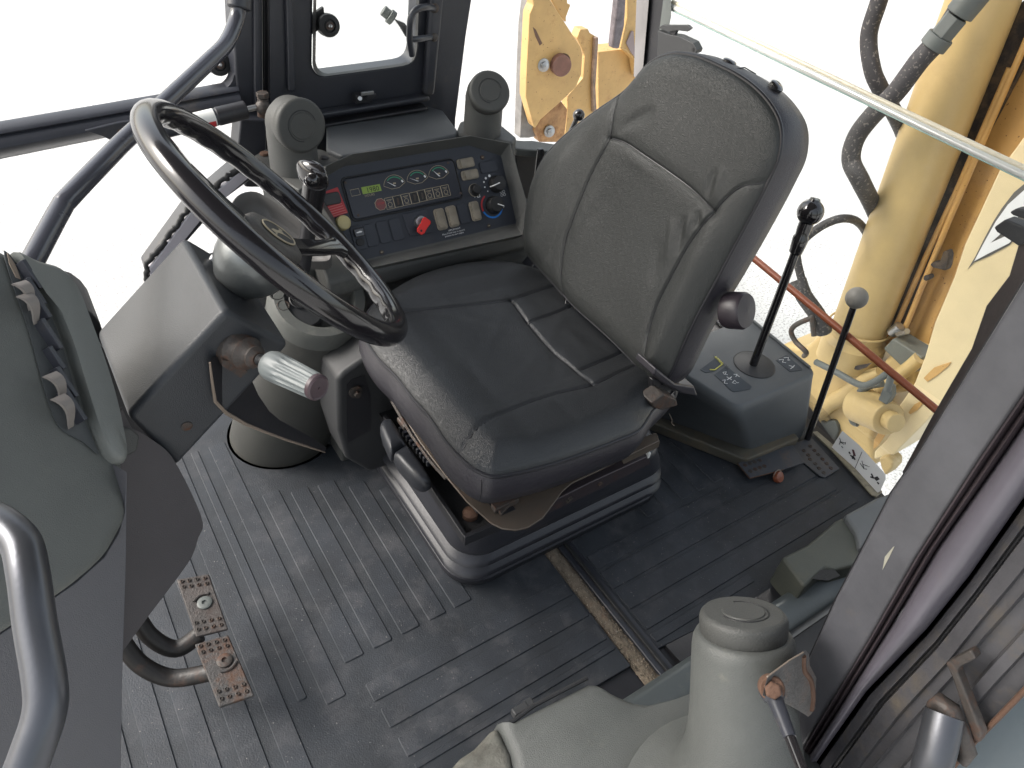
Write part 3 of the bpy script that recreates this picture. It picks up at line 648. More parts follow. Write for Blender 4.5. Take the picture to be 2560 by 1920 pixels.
# ================================================================== steering wheel
WC = V(.246, .821, .808); wn = nrm(V(.735, -.05, .678))
w1 = nrm(np.cross(wn, V(0, 1, 0))) * -1; w2 = np.cross(wn, w1)
sw = thing('steering_wheel', 'glossy black steering wheel with finger grips and silver hub in front of the seat', 'steering wheel', WC)
vs, fs = [], []; NS, NR = 180, 18
for i in range(NS):
    t = 2 * math.pi * i / NS; rad = w1 * math.cos(t) + w2 * math.sin(t)
    gr_ = .5 + .5 * math.cos(t * 30)
    for k in range(NR):
        a = 2 * math.pi * k / NR; ca, sa = math.cos(a), math.sin(a)
        r = .0150 - (.0020 * (1 - gr_) if ca < .0 and sa < .2 else 0) * min(1, max(0, -ca * 2)) * min(1, max(0, (.2 - sa) * 2))
        vs.append(WC + rad * (.19 + r * ca) + wn * r * 1.05 * sa)
for i in range(NS):
    for k in range(NR):
        fs.append((i * NR + k, i * NR + (k + 1) % NR, ((i + 1) % NS) * NR + (k + 1) % NR, ((i + 1) % NS) * NR + k))
mk('rim', (vs, fs), wheel_m, sw, ang=180)
def wpt(a, r, h): return WC + (w1 * math.cos(a) + w2 * math.sin(a)) * r + wn * h
def wang(u, v):
    d = PP(u, v, WC, wn) - WC; return math.atan2(np.dot(d, w2), np.dot(d, w1))
a1, a2 = wang(868, 625), wang(470, 395)
a3 = a1 + math.pi + (a2 - a1 - math.pi) * -1 if False else (a1 + a2) / 2 + math.pi
for a in (a1, a2, a3):
    er = w1 * math.cos(a) + w2 * math.sin(a); et = np.cross(wn, er)
    rings = []
    for r, h, wd, th in ((.030, -.030, .016, .012), (.075, -.022, .0125, .010), (.130, -.012, .0125, .009), (.165, -.002, .0135, .009), (.180, .0, .024, .010), (.190, .0, .030, .011)):
        rings.append([WC + er * r + wn * h + et * wd * x + wn * th * y for x, y in ((-1, -.4), (-1, .4), (-.75, .8), (.75, .8), (1, .4), (1, -.4), (.7, -.8), (-.7, -.8))])
    mk('spoke', loft(rings), gloss, sw, ang=50)
mk('hub', lathe(WC, wn, [(.028, -.100), (.040, -.086), (.046, -.074), (.050, -.058), (.049, -.044), (.044, -.036), (.038, -.034)], 40), silver, sw, ang=40)
mk('hub_pad', lathe(WC, wn, [(.038, -.036), (.043, -.033), (.044, -.022), (.040, -.014), (.034, -.0115), (.0001, -.011)], 40, caps=False), mat('pad_brown', (.055, .050, .045), .6, var=.2, bump=.5, bscale=300), sw, ang=50)
mk('shaft', cyl(WC - wn * .16, WC - wn * .08, .026, 24), grey_d, sw)
# leaping animal badge
bc = WC + wn * -.0105; ba = wang(655, 545); bx = w1 * math.cos(ba) + w2 * math.sin(ba); by = np.cross(wn, bx)
bx, by = -bx, -by
el = [bc + bx * .030 * math.cos(t) + by * .021 * math.sin(t) for t in np.linspace(0, 2 * math.pi, 40, endpoint=False)]
mk('badge', prism(el, wn * .0012), rubber, sw)
mk('badge_ring', tube([p + wn * .0012 for p in el], .0012, 6, closed=True), goldink, sw)
dee = [(-.022, .002), (-.012, .006), (-.002, .005), (.008, .008), (.013, .013), (.012, .017), (.017, .012), (.020, .010), (.015, .008), (.012, .002), (.020, -.003), (.023, -.008), (.018, -.004), (.008, -.001), (-.002, .0), (-.010, -.002), (-.018, -.008), (-.026, -.010), (-.017, -.004)]
mk('badge_deer', prism([bc + bx * x * .9 + by * (y - .002) * .9 + wn * .0013 for x, y in dee], wn * .0005), goldink, sw, smooth=False)
# ================================================================== column cover box
Y0, Y1 = .73, .91
K = PY(565, 775, Y0); Lc = PY(318, 1043, Y0); Mc = PY(727, 862, Y0); Bc = PY(440, 1172, Y0)
cb_ = thing('column_cover', 'dark grey sheet metal box covering the steering column', 'cover', (K + Lc) / 2)
mk('box', prism([K, Lc, Bc, Mc], (0, Y1 - Y0, 0)), mat('box_plastic', (.034, .037, .042), .40, spec=.4, var=.15, vscale=7, bump=.3, bscale=700, dirt=(.06, .063, .064), dirt_amt=.08), cb_, bevel=.009, seg=4)
fn = nrm(np.cross(Mc - K, V(0, 1, 0))); fn = fn if fn[0] > 0 or fn[2] > 0 else -fn
for (u, v) in ((530, 651),):
    p = PP(u, v, K, np.cross(Mc - K, V(0, 1, 0))); mk('screw', lathe(p, nrm(V(.7, 0, .7)), [(.005, 0), (.005, .006), (.003, .0085)], 12), steelm, cb_)
mk('cable_hole', lathe(PP(560, 680, K, np.cross(Mc - K, V(0, 1, 0))), nrm(np.cross(Mc - K, V(0, -1, 0))), [(.009, -.0005), (.009, .0012)], 16), blackink, cb_)
mk('side_screw', lathe(PY(467, 1065, Y0), (0, -1, 0), [(.007, -.001), (.007, .001), (.004, .002)], 16), rusty, cb_)
mk('column_tube', cyl(WC - wn * .155, K + (Bc - K) * .5 + V(0, .09, 0), .036, 26), grey_d, cb_)
# ribbed column knob
lk = thing('column_knob_lever', 'stubby lever with ribbed silver grey knob poking out of the column box', 'lever', PY(620, 896, .71))
q0, q1 = PY(606, 878, .725), PY(792, 968, .605); ax = nrm(q1 - q0); LL = np.linalg.norm(q1 - q0)
mk('base_boot', lathe(q0, ax, [(.026, -.02), (.026, -.004), (.022, 0), (.020, .006), (.021, .010), (.015, .016), (.013, .02), (.014, .024), (.008, .03)], 24), rusty, lk, ang=30)
mk('shaft', lathe(q0, ax, [(.008, .0), (.008, .026), (.0065, .03), (.0075, .033), (.006, .036), (.0075, .040), (.007, .05)], 16), rubber, lk, ang=30)
sg = 60; pr = []
for h, r, rb in ((.046, .009, 0), (.050, .0165, 0), (.056, .0182, 0), (.072, .0180, 0), (.076, .0178, 1), (.088, .0172, 1), (LL - .006, .0158, 1), (LL - .003, .0150, 0)):
    e1, e2, a_ = frame_of(ax); pr.append([q0 + ax * h + (e1 * math.cos(2 * math.pi * k / sg) + e2 * math.sin(2 * math.pi * k / sg)) * (r - (.0022 if rb and (k % 4) < 2 else 0)) for k in range(sg)])
mk('ribbed_knob', loft(pr), mat('knob_grey', (.15, .165, .165), .42, var=.08, bump=.05), lk, ang=50)
mk('knob_cap', lathe(q0, ax, [(.0155, LL - .003), (.0155, LL + .002), (.0135, LL + .0045), (.012, LL + .0035), (.0001, LL + .004)], 30, caps=False), mat('cap_purple', (.055, .036, .042), .4, var=.1, bump=.1), lk, ang=30)
mk('cap_pip', lathe(q0, ax, [(.0018, LL + .003), (.0014, LL + .0055)], 10), MATS['cap_purple'], lk)
# bracket blade with worn edge
bb = thing('column_bracket', 'black steel bracket with a worn pale edge below the column box', 'bracket', PY(620, 1020, .80))
bo_ = [(524, 905), (530, 955), (537, 1002), (566, 1032), (613, 1059), (660, 1078), (717, 1099), (770, 1116), (812, 1130), (775, 1104), (735, 1083), (695, 1062), (668, 1040), (640, 1000), (622, 960), (592, 925), (550, 905)]
def BY(u, v): return PY(u, v, .715 + (u - 524) / 290 * .14)
mk('blade', prism([BY(u, v) for u, v in bo_], (.006, .006, .002)), frame_d, bb, bevel=.001)
mk('worn_edge', tube([BY(u, v) + V(0, -.001, 0) for u, v in bo_[:9]], [.0012, .0018, .0022, .0026, .0024, .002, .002, .0018, .001], 6), pinktan, bb)
mk('upper_tab', prism([PY(u, v, .715) for u, v in [(555, 900), (590, 905), (620, 930), (602, 945), (580, 930), (555, 915)]], (0, .003, 0)), rusty, bb)
# ================================================================== grey pedestal boot
bt = thing('lever_pedestal', 'tapered grey plastic pedestal with a ring top behind the column box', 'pedestal', PZ(700, 1125, 0))
tc_ = PZ(800, 744, .47); bc_ = PZ(706, 1075, .0) + V(0, .0, 0)
ta = nrm(V(.02, -.42, .90))
def ringc(c, ax, r, sq=1.0, n=40):
    ax = nrm(ax); ex = nrm(np.cross(V(0, 1, 0), ax)); ey = np.cross(ax, ex)
    return [c + (ex * math.cos(2 * math.pi * k / n) * r + ey * math.sin(2 * math.pi * k / n) * r * sq) for k in range(n)]
rings = []
for k in range(9):
    f_ = k / 8; c = bc_ + (tc_ - ta * .03 - bc_) * f_; r = .120 + (.092 - .120) * (f_ ** 1.2)
    rings.append(ringc(c, V(0, 0, 1) * (1 - f_) + ta * f_, r))
rings = [[p * V(1, 1, 0) + V(0, 0, .0) + (p - bc_) * V(.05, .05, 0) for p in rings[0]]] + rings
mk('boot', loft(rings, cap0=False, cap1=False), mat('boot_plastic', (.048, .048, .044), .5, var=.15, bump=.3, bscale=800, dirt=(.11, .105, .09), dirt_amt=.15), bt, ang=70)
mk('ring', lathe(tc_, ta, [(.095, -.036), (.090, -.012), (.087, -.002), (.084, .002), (.066, .003), (.064, -.001), (.062, -.02), (.062, -.05), (.0001, -.052)], 48, caps=False), grey_l, bt, ang=40)
dcp = PP(752, 772, tc_ - ta * .008, ta)
mk('cover_disc', lathe(dcp, ta, [(.043, -.03), (.043, .0), (.040, .004), (.0001, .007)], 36, caps=False), grey_d, bt, ang=40)
for (u, v), r in (((692, 735), .013), ((708, 765), .0105), ((748, 750), .017)):
    p = PP(u, v, tc_ - ta * .0, ta); mk('socket_hole', lathe(p, ta, [(r, 0), (r * 1.12, .0015), (r, .0035), (r * .9, .0015), (r * .88, .001), (.0001, .001)], 22, caps=False), rubber if r > .011 else rusty, bt, ang=30)
pb = thing('pedestal_bracket', 'grey plastic side bracket with a sunken bolt between pedestal and seat', 'bracket', PY(910, 1060, 1.0))
mk('bracket', prism([PY(u, v, .98) for u, v in [(843, 948), (862, 930), (935, 880), (1000, 940), (1010, 1080), (975, 1165), (925, 1182), (868, 1150), (846, 1080)]], (0, .10, 0)), grey_d, pb, bevel=.010, seg=3)
mk('recess', prism([PY(u, v, .979) for u, v in [(866, 962), (880, 948), (912, 938), (926, 985), (928, 1075), (868, 1108)]], (0, .0005, 0)), frame_d, pb)
mk('bolt', join(lathe(PY(888, 978, .978), (0, -1, .1), [(.013, 0), (.013, .004), (.009, .0045)], 20), lathe(PY(892, 984, .972), (0, -1, .1), [(.006, 0), (.006, .008)], 8)), rusty, pb)
# ================================================================== direction lever
fl_ = thing('direction_lever', 'glossy black T handled lever standing in front of the instrument panel', 'lever', PY(760, 660, 1.05))
mk('shaft', cyl(PY(757, 672, 1.06), PY(776, 545, 1.04), .0125, 18), frame_d, fl_)
mk('sleeve', cyl(PY(775, 550, 1.04), PY(788, 455, 1.02), .0165, 22, r2=.0185), gloss, fl_, bevel=.002)
h0, h1 = PY(748, 430, 1.05), PY(815, 444, 1.02)
ex = nrm(h1 - h0)
mk('handle', loft([[h0 + (h1 - h0) * f_ + V(0, -math.cos(t) * r * .95, math.sin(t) * r) for t in np.linspace(0, 2 * math.pi, 22, endpoint=False)] for f_, r in ((-.04, .006), (.0, .013), (.08, .018), (.3, .022), (.6, .0235), (.85, .021), (.97, .015), (1.03, .006))]), gloss, fl_, ang=60)
mk('button', lathe(PY(781, 451, 1.005), nrm(V(-.15, -.9, .25)), [(.0105, -.004), (.0105, .003), (.007, .007), (.0001, .0085)], 22, caps=False), gloss, fl_)

# ================================================================== side console with instrument panel
sc_ = thing('side_console', 'grey plastic side console with switches and gauges beside the seat', 'console', (.66, 1.2, 0))
PO = V(.48, 1.13, .519); px_ = V(1, 0, 0); py_ = nrm(V(0, .084, .115)); pn = np.cross(px_, py_)
def z3(x, y): return (750 + x / 3.687, 320 + y / 3.687)
def pl(x, y, h=0.0):                                    # a point of the panel face, lifted by h
    u, v = z3(x, y); return PP(u, v, PO + pn * h, pn)
def plS(pts, h): return [pl(x, y) + pn * h for x, y in pts]
inn = [(210, 640), (262, 440), (400, 360), (1560, 165), (1850, 262), (1992, 872), (1985, 885), (570, 1232)]
oin = [(150, 640), (245, 350), (490, 240), (1575, 72), (1935, 140), (2096, 705), (2050, 985), (600, 1300)]
mk('panel', prism(plS([(150, 640), (262, 430), (400, 350), (1560, 160), (1855, 255), (1996, 880), (570, 1236)], -.003), pn * .003), panel_m, sc_)
R0 = plS(inn, -.002)
def plO(pts, h): return [pl(x, y, h) for x, y in pts]
R1 = plO(oin, .030)
R2 = [p + (p - np.mean(R1, 0)) * .02 - pn * .006 for p in R1]
R3 = [p + (p - np.mean(R1, 0)) * .035 - pn * .03 for p in R1]
R4 = [V(p[0], p[1] + .05, p[2] - .10) for p in R3]
nA = len(R0)
def sub_ring(r): return r
gq = loft([R0, R1, R2, R3, R4], cap0=False, cap1=False)
mk('bezel', gq, grey, sc_, bevel=.003, seg=3)
# apron below the panel
ap = [(1.150, .530), (1.118, .512), (1.108, .500), (1.106, .470), (1.118, .455), (1.118, .43), (1.108, .42), (1.112, 0), (1.2, 0), (1.3, .5)]
mk('apron', loft([[V(x, y, z) for y, z in ap] for x in (.40, .925)]), grey, sc_, bevel=.008, seg=3)
mk('console_top', prism([PZ(u, v, .655) for u, v in [(815, 296), (850, 288), (1064, 262), (1108, 275), (1146, 326), (1141, 336), (980, 368), (853, 390), (815, 372)]], (0, 0, -.06)), mat('dark_shelf', (.070, .076, .082), .62, var=.12, bump=.25, bscale=800, dirt=(.13, .13, .12), dirt_amt=.1), sc_, bevel=.006, seg=3)
mk('vent_base', prism([PZ(u, v, .645) for u, v in [(636, 388), (668, 370), (800, 372), (858, 392), (846, 412), (818, 440), (748, 474), (738, 470), (636, 398)]], (0, 0, -.022)), grey, sc_, bevel=.003)
lb = [PZ(u, v, .626) for u, v in [(644, 405), (690, 385), (880, 400), (836, 452), (790, 470), (748, 478)]]
mk('left_body', loft([lb, [p + V(.0, -.005, -.12) for p in lb], [p + V(.01, -.01, -.6) for p in lb]]), grey, sc_, bevel=.006)
mk('base_screw', lathe(PZ(661, 386, .646), (0, 0, 1), [(.009, 0), (.008, .004)], 10), rust_m, sc_)
mk('base_screw', lathe(PZ(810, 395, .646), (0, 0, 1), [(.009, 0), (.007, .003), (.004, .004)], 10), frame_d, sc_)
mk('right_base', prism([PZ(u, v, .65) for u, v in [(1138, 334), (1150, 302), (1180, 296), (1255, 312), (1292, 342), (1282, 356), (1190, 342)]], (0, 0, -.05)), grey, sc_, bevel=.006)
mk('right_ledge', prism([PZ(u, v, .60) for u, v in [(1278, 352), (1330, 350), (1440, 368), (1560, 400), (1500, 430), (1375, 378), (1290, 372)]], (0, 0, -.018)), grey_l, sc_, bevel=.004)
mk('right_body', prism([PY(u, v, 1.30) for u, v in [(1285, 368), (1400, 378), (1500, 440), (1440, 680), (1330, 640), (1310, 560)]], (0, .05, 0)), frame_d, sc_, bevel=.004)
mk('right_strap', prism([PY(u, v, 1.25) for u, v in [(1346, 374), (1360, 372), (1362, 384), (1350, 440), (1338, 440)]], (0, .006, 0)), gloss, sc_, bevel=.002)
# cluster
def quad(pts, h0, h1, m, nm, par=sc_, rr=.0, bevel=0):
    P = plS(pts, h0)
    return mk(nm, prism(P, pn * (h1 - h0)), m, par, bevel=bevel)
def rq(x, y, w_, h_, h0, h1, m, nm, par=sc_, r=.22, bevel=.0006, ang=None):
    """rounded rectangle in panel axes: centre in zoom px, size in metres"""
    c = pl(x, y) + pn * h0; rad = min(w_, h_) * r
    pts = [c + px_ * a + py_ * b for a, b in rrect(-w_ / 2, w_ / 2, -h_ / 2, h_ / 2, rad, 5)]
    if ang: 
        ca, sa = math.cos(ang), math.sin(ang); pts = [c + px_ * (np.dot(p - c, px_) * ca - np.dot(p - c, py_) * sa) + py_ * (np.dot(p - c, px_) * sa + np.dot(p - c, py_) * ca) for p in pts]
    return mk(nm, prism(pts, pn * (h1 - h0)), m, par, bevel=bevel)
def P2M(x, y): p = pl(x, y) - PO; return np.dot(p, px_), np.dot(p, py_)
ccx = [P2M(*q) for q in [(360, 485), (1372, 302), (1512, 625), (522, 850)]]
# cluster is an upright rectangle in panel axes
cx0 = (ccx[0][0] + ccx[3][0]) / 2; cx1 = (ccx[1][0] + ccx[2][0]) / 2; cy1 = (ccx[0][1] + ccx[1][1]) / 2; cy0 = (ccx[2][1] + ccx[3][1]) / 2
def pm(a, b, h): return PO + px_ * a + py_ * b + pn * h
clu = mk('gauge_cluster', prism([pm(a, b, 0) for a, b in rrect(cx0, cx1, cy0, cy1, .008, 6)], pn * .005), cluster_m, sc_, bevel=.0015)
mk('cluster_rim', tube([pm(a, b, .001) for a, b in rrect(cx0 - .003, cx1 + .003, cy0 - .003, cy1 + .003, .010, 6)], .0016, 6, closed=True), rubber, clu)
HC = .0052
def cpl(pts): return plS(pts, HC)
mk('lcd', prism(cpl([(555, 552), (725, 522), (744, 582), (572, 616)]), pn * .0006), lcd, clu, smooth=False)
text('lcd_digits', '1980', pl(606, 602) + pn * HC, px_, py_, .0135, blackink, clu, lift=.0008)
text('lcd_caption', 'HOURS', pl(590, 642) + pn * HC, px_, py_, .0062, goldink, clu)
def outline(pts, m, nm, r=.0006, par=clu): return mk(nm, tube(cpl(pts), r, 5, closed=True), m, par)
outline([(452, 578), (532, 562), (549, 618), (470, 634)], goldink, 'button_outline')
for gx, gy, na in ((868, 545, 2.45), (1078, 500, 2.6), (1275, 455, 2.2)):
    c = pl(gx, gy - 4) + pn * HC
    arc = [c + px_ * .0235 * math.cos(t) + py_ * (.0235 * math.sin(t) - .002) for t in np.linspace(.25, math.pi - .25, 16)]
    fan = arc + [c - px_ * .008 - py_ * .004, c + px_ * .008 - py_ * .004]
    mk('gauge', tube(fan, .0005, 5, closed=True), goldink, clu)
    mk('gauge_arc', loft([[c + px_ * r * math.cos(t) + py_ * (r * math.sin(t) - .002) + pn * .0004 for t in np.linspace(.7, 2.3, 14)] for r in (.0185, .0205)], cap0=False, cap1=False, closed=False), greenm, clu)
    mk('gauge_arc', loft([[c + px_ * r * math.cos(t) + py_ * (r * math.sin(t) - .002) + pn * .0005 for t in np.linspace(.35, .6, 5)] for r in (.0175, .0210)], cap0=False, cap1=False, closed=False), whiteink, clu)
    mk('needle', prism([c + px_ * .002 + pn * .0006, c - px_ * .001 + pn * .0006, c + px_ * .0195 * math.cos(na) + py_ * .0175 * math.sin(na) + pn * .0006], pn * .0004), whiteink, clu)
    mk('gauge_mark', prism([c + px_ * x + py_ * y + pn * .0004 for x, y in ((-.003, .004), (.003, .004), (.003, .007), (-.003, .007))], pn * .0002), goldink, clu)
octp = [pl(735, 708) + pn * HC + px_ * .0115 * math.cos(t) + py_ * .0115 * math.sin(t) for t in np.linspace(math.pi / 8, 2 * math.pi + math.pi / 8, 9)[:-1]]
mk('stop_sign', prism(octp, pn * .0003), redink, clu, smooth=False); mk('stop_outline', tube(octp, .0006, 5, closed=True), goldink, clu)
text('stop_word', 'STOP', pl(709, 716) + pn * HC, px_, py_, .0058, redd, clu)
ic = [(820, 697, 0), (893, 680, 1), (970, 662, 0), (1047, 647, 1), (1116, 629, 1), (1183, 613, 0), (1258, 598, 0), (1332, 582, 0)]
for x, y, hole in ic:
    if hole:
        c = pl(x, y) + pn * HC
        mk('missing_lamp', prism([c + px_ * .0078 * math.cos(t) + py_ * .0105 * math.sin(t) for t in np.linspace(0, 2 * math.pi, 18)[:-1]], pn * .0004), blackink, clu)
        mk('lamp_remnant', prism([c + pn * .0004 + px_ * x_ + py_ * y_ for x_, y_ in ((-.002, -.007), (.0018, -.006), (.003, .005), (-.001, .007))], pn * .0004), rusty, clu)
    c = pl(x, y) + pn * HC
    fr_ = [c + px_ * a + py_ * b for a, b in rrect(-.0088, .0088, -.0108, .0108, .001, 2)]
    mk('icon_frame', tube(fr_, .0005, 5, closed=True), goldink, clu)
    if not hole:
        mk('icon', join(tube([c + px_ * .0042 * math.cos(t) + py_ * (.0042 * math.sin(t) - .0025) for t in np.linspace(0, 2 * math.pi, 13)[:-1]], .0005, 5, closed=True),
                        cbox(c + py_ * .0065, .011, .0010, .0004, px_, py_, pn), cbox(c + py_ * .0042, .007, .0008, .0004, px_, py_, pn), cbox(c - py_ * .008, .009, .0008, .0004, px_, py_, pn)), goldink, clu)
for x, y in ((412, 510), (530, 808), (1355, 325), (1473, 605)): mk('cluster_screw', lathe(pl(x, y) + pn * HC, pn, [(.0028, 0), (.0022, .0008)], 12), rusty, clu)
# rocker switches
def rocker(x, y, w_, h_, m=beige, tilt=1, nm='rocker_switch'):
    b = rq(x, y, w_, h_, 0, .004, m, nm, r=.25, bevel=.001)
    c = pl(x, y) + pn * .004; iw, ih = w_ * .68, h_ * .80
    vert = h_ > w_
    pr = []
    for s in np.linspace(-1, 1, 9):
        z = .0015 + .0035 * abs(s) ** 1.3 * (1.25 if s * tilt > 0 else .8)
        pr.append((s, z))
    rg = []
    for s, z in pr:
        if vert: rg.append([c + py_ * ih / 2 * s + px_ * iw / 2 * q + pn * zz for q, zz in ((-1, 0), (-1, z * .8), (-.85, z), (.85, z), (1, z * .8), (1, 0))])
        else: rg.append([c + px_ * iw / 2 * s + py_ * ih / 2 * q + pn * zz for q, zz in ((-1, 0), (-1, z * .8), (-.85, z), (.85, z), (1, z * .8), (1, 0))])
    mk('rocker', loft(rg), m, b, ang=45)
    return b
rocker(1522, 325, .040, .0195); rocker(1562, 432, .040, .0195)
rocker(1292, 843, .0235, .043); rocker(1400, 817, .0235, .043); rocker(1610, 768, .0225, .040)
for x, y, w_, h_ in ((652, 990, .0235, .042), (770, 960, .0235, .042), (888, 935, .0235, .042), (1502, 790, .0225, .040), (1737, 358, .041, .023)):
    rq(x, y, w_, h_, 0, .0028, panel_m, 'blank_plate', r=.18, bevel=.0008)
b = rq(540, 1015, .0255, .045, 0, .004, panel_m, 'wiper_switch', r=.2, bevel=.001)
rq(533, 968, .020, .016, .004, .011, gloss, 'switch_tab', par=b, bevel=.002); rq(548, 1055, .017, .014, .004, .007, rubber, 'switch_pad', par=b, r=.5, bevel=.001)
rq(530, 968, .011, .002, .0111, .0114, whiteink, 'switch_icon', par=b, bevel=0); rq(536, 962, .006, .002, .0111, .0114, whiteink, 'switch_icon', par=b, bevel=0)
# knobs
def knob(x, y, r, h, pa, nm='dial_knob'):
    c = pl(x, y); sg = 48
    rg = []
    for hh, rr, rb in ((0, r * 1.02, 0), (.002, r * 1.02, 1), (h * .75, r * .92, 1), (h * .80, r * .86, 0), (h, r * .82, 0), (h * 1.02, r * .5, 0)):
        rg.append([c + pn * hh + (px_ * math.cos(2 * math.pi * k / sg) + py_ * math.sin(2 * math.pi * k / sg)) * (rr - (.0007 if rb and k % 2 else 0)) for k in range(sg)])
    b = mk(nm, loft(rg), rubber, sc_, ang=45)
    d_ = px_ * math.cos(pa) + py_ * math.sin(pa)
    mk('pointer', tube([c + pn * (h * 1.03) + d_ * r * .05, c + pn * (h * 1.03) + d_ * r * .82, c + pn * (h * .75) + d_ * r * .98, c + pn * .006 + d_ * r * 1.05], .0012, 8), whiteink, b)
    return b
knob(1805, 520, .0175, .018, math.radians(190)); k2 = knob(1782, 712, .0185, .018, math.radians(-28))
c = pl(1768, 716) + pn * .0007
for t0, t1, m_ in ((2.05, 3.45, redd), (3.5, 5.95, bluem)):
    mk('temperature_ring', loft([[c + (px_ * math.cos(t) + py_ * math.sin(t)) * r for t in np.linspace(t0, t1, 24)] for r in (.0225, .0262)], cap0=False, cap1=False, closed=False), m_, sc_, smooth=False)
for x, y, r in ((1745, 441, .003), (1712, 463, .0026), (1695, 498, .002), (1703, 545, .0018), (1730, 583, .0014)):
    mk('fan_mark', lathe(pl(x, y) + pn * .0002, pn, [(r, 0), (r * .9, .0004)], 12), whiteink, sc_)
hb = mk('horn_button', lathe(pl(1606, 575), pn, [(.0125, 0), (.0125, .003), (.010, .005), (.0095, .014), (.0085, .0155), (.0001, .0158)], 28, caps=False), rubber, sc_, ang=35)
mk('horn_collar', lathe(pl(1606, 575), pn, [(.0133, 0), (.0133, .0026), (.0115, .003)], 28), MATS['beige_rocker'], hb)
mk('cream_button', lathe(pl(386, 880), pn, [(.014, 0), (.0138, .012), (.0125, .015), (.010, .0165), (.0001, .0165)], 28, caps=False), creamk, sc_, ang=35)
c = pl(1632, 628) + pn * .0004
mk('horn_symbol', join(*[cbox(c + px_ * x + py_ * y, w_, h_, .0003, px_, py_, pn) for x, y, w_, h_ in ((-.0035, 0, .0055, .0012), (.0005, 0, .0012, .006), (.0035, .0026, .006, .0010), (.0035, -.0026, .006, .0010), (.0062, 0, .0010, .006), (-.006, 0, .001, .0048))]), whiteink, sc_)
c = pl(1868, 602) + pn * .0006
mk('fan_symbol', join(*[tube([c + (px_ * math.cos(a) + py_ * math.sin(a)) * .0046 + (px_ * math.cos(t) * .0027 + py_ * math.sin(t) * .0027) for t in np.linspace(0, 2 * math.pi, 11)[:-1]], .00045, 5, closed=True) for a in (.78, 2.35, 3.92, 5.5)]), whiteink, sc_)
# ignition key
kp = mk('key_plate', prism(plS([(935, 800), (1165, 745), (1225, 960), (1010, 1000)], 0), pn * .003), panel_m, sc_, bevel=.001)
mk('key_barrel', lathe(pl(1100, 872) + pn * .003, pn, [(.0125, 0), (.0125, .006), (.011, .009), (.0085, .009), (.0085, .007), (.0001, .007)], 28, caps=False), steelm, sc_, ang=30)
kt = thing('ignition_key', 'red headed key in the silver ignition lock of the console', 'key', pl(1110, 880) + pn * .012)
c = pl(1112, 872, .018); kd = nrm(pl(1108, 952, .018) - pl(1160, 862, .018)); ks = np.cross(pn, kd); c = (pl(1168, 862, .018) + pl(1098, 952, .018)) / 2
mk('key_head', prism([c + kd * a + ks * b for a, b in ((-.017, -.007), (-.013, -.0095), (-.002, -.008), (.012, -.0085), (.0175, -.005), (.0175, .005), (.012, .0085), (-.002, .008), (-.013, .0095), (-.017, .007))], pn * .006), redm, kt, bevel=.0015)
mk('key_hole', lathe(c + kd * .0115 + pn * .006, pn, [(.0022, 0), (.0022, .0003)], 12), rubber, kt)
mk('key_blade', cbox(pl(1118, 876, .012), .004, .004, .014, px_, py_, pn), steelm, kt)
# screws on the face
for x, y in ((1680, 272), (1740, 902), (752, 1145)):
    s_ = mk('panel_screw', lathe(pl(x, y), pn, [(.0045, 0), (.0045, .0012), (.003, .0022), (.0001, .0018)], 16, caps=False), rusty, sc_)
    mk('screw_slot', cbox(pl(x, y) + pn * .0022, .004, .0012, .0006, px_, py_, pn), goldink, s_)
# printed note
D3 = plS([(1255, 945), (1535, 880), (1560, 985), (1300, 1032)], .0004)
text('note_title', 'IMPORTANT', pl(1368, 955) + pn * .0005, px_, py_, .0050, whiteink, sc_)
text('note_line', 'Place F-N-R lever in neutral', pl(1312, 992) + pn * .0005, px_, py_, .0046, whiteink, sc_)
text('note_line', 'position to start engine', pl(1337, 1008) + pn * .0005, px_, py_, .0046, whiteink, sc_)
# red decal with a rocker
rd = mk('red_decal', prism(plS([(222, 590), (345, 545), (440, 782), (272, 838), (215, 735), (205, 650)], .0002), pn * .0006), redd, sc_, smooth=False)
for i in range(5):
    x0, y0 = 243 + 12 * i, 735 + 20 * i
    mk('decal_line', prism(plS([(x0, y0), (x0 + 140, y0 - 42), (x0 + 142, y0 - 36), (x0 + 2, y0 + 6)], .0009), pn * .0002), mat('pink_ink', (.5, .16, .15), .5, var=0, bump=0), rd, smooth=False)
rq(288, 655, .034, .022, 0, .006, grey_d, 'decal_switch', par=rd, r=.25, bevel=.002)
# scooped tray left of the panel
sn = nrm(V(-.12, -.55, .8)); sO = PY(680, 560, 1.16)
def ss(u, v, h=0): return PP(u, v, sO + sn * h, sn)
so_ = [(573, 570), (577, 520), (590, 494), (612, 481), (640, 480), (668, 494), (700, 515), (748, 552), (795, 592), (825, 628), (822, 652), (780, 655), (715, 648), (640, 630), (585, 610)]
so2 = catmull([np.array(q, float) for q in so_], 4, closed=True); cu_, cv_ = 700, 590
def sr_(k, h, dk=0): return [ss(cu_ + (u - cu_) * k, cv_ + (v - cv_) * k, 0) + sn * h for u, v in so2]
mk('scoop_tray', loft([sr_(1.04, -.03), sr_(1.02, -.004), sr_(.99, .002), sr_(.95, .0), sr_(.88, -.018), sr_(.70, -.030), sr_(.3, -.031)], cap0=False), mat('scoop_plastic', (.090, .087, .085), .5, var=.1, bump=.3, bscale=800, dirt=(.2, .19, .17), dirt_amt=.12), sc_, ang=50)
dl = [ss(u, v) + sn * (-.026) for u, v in [(711, 592), (716, 588), (748, 584), (752, 590), (752, 640), (738, 642), (725, 625)]]
dd = mk('shift_decal', prism(dl, sn * .0006), blackink, sc_)
def sdc(u, v): return ss(u, v) + sn * (-.0250)
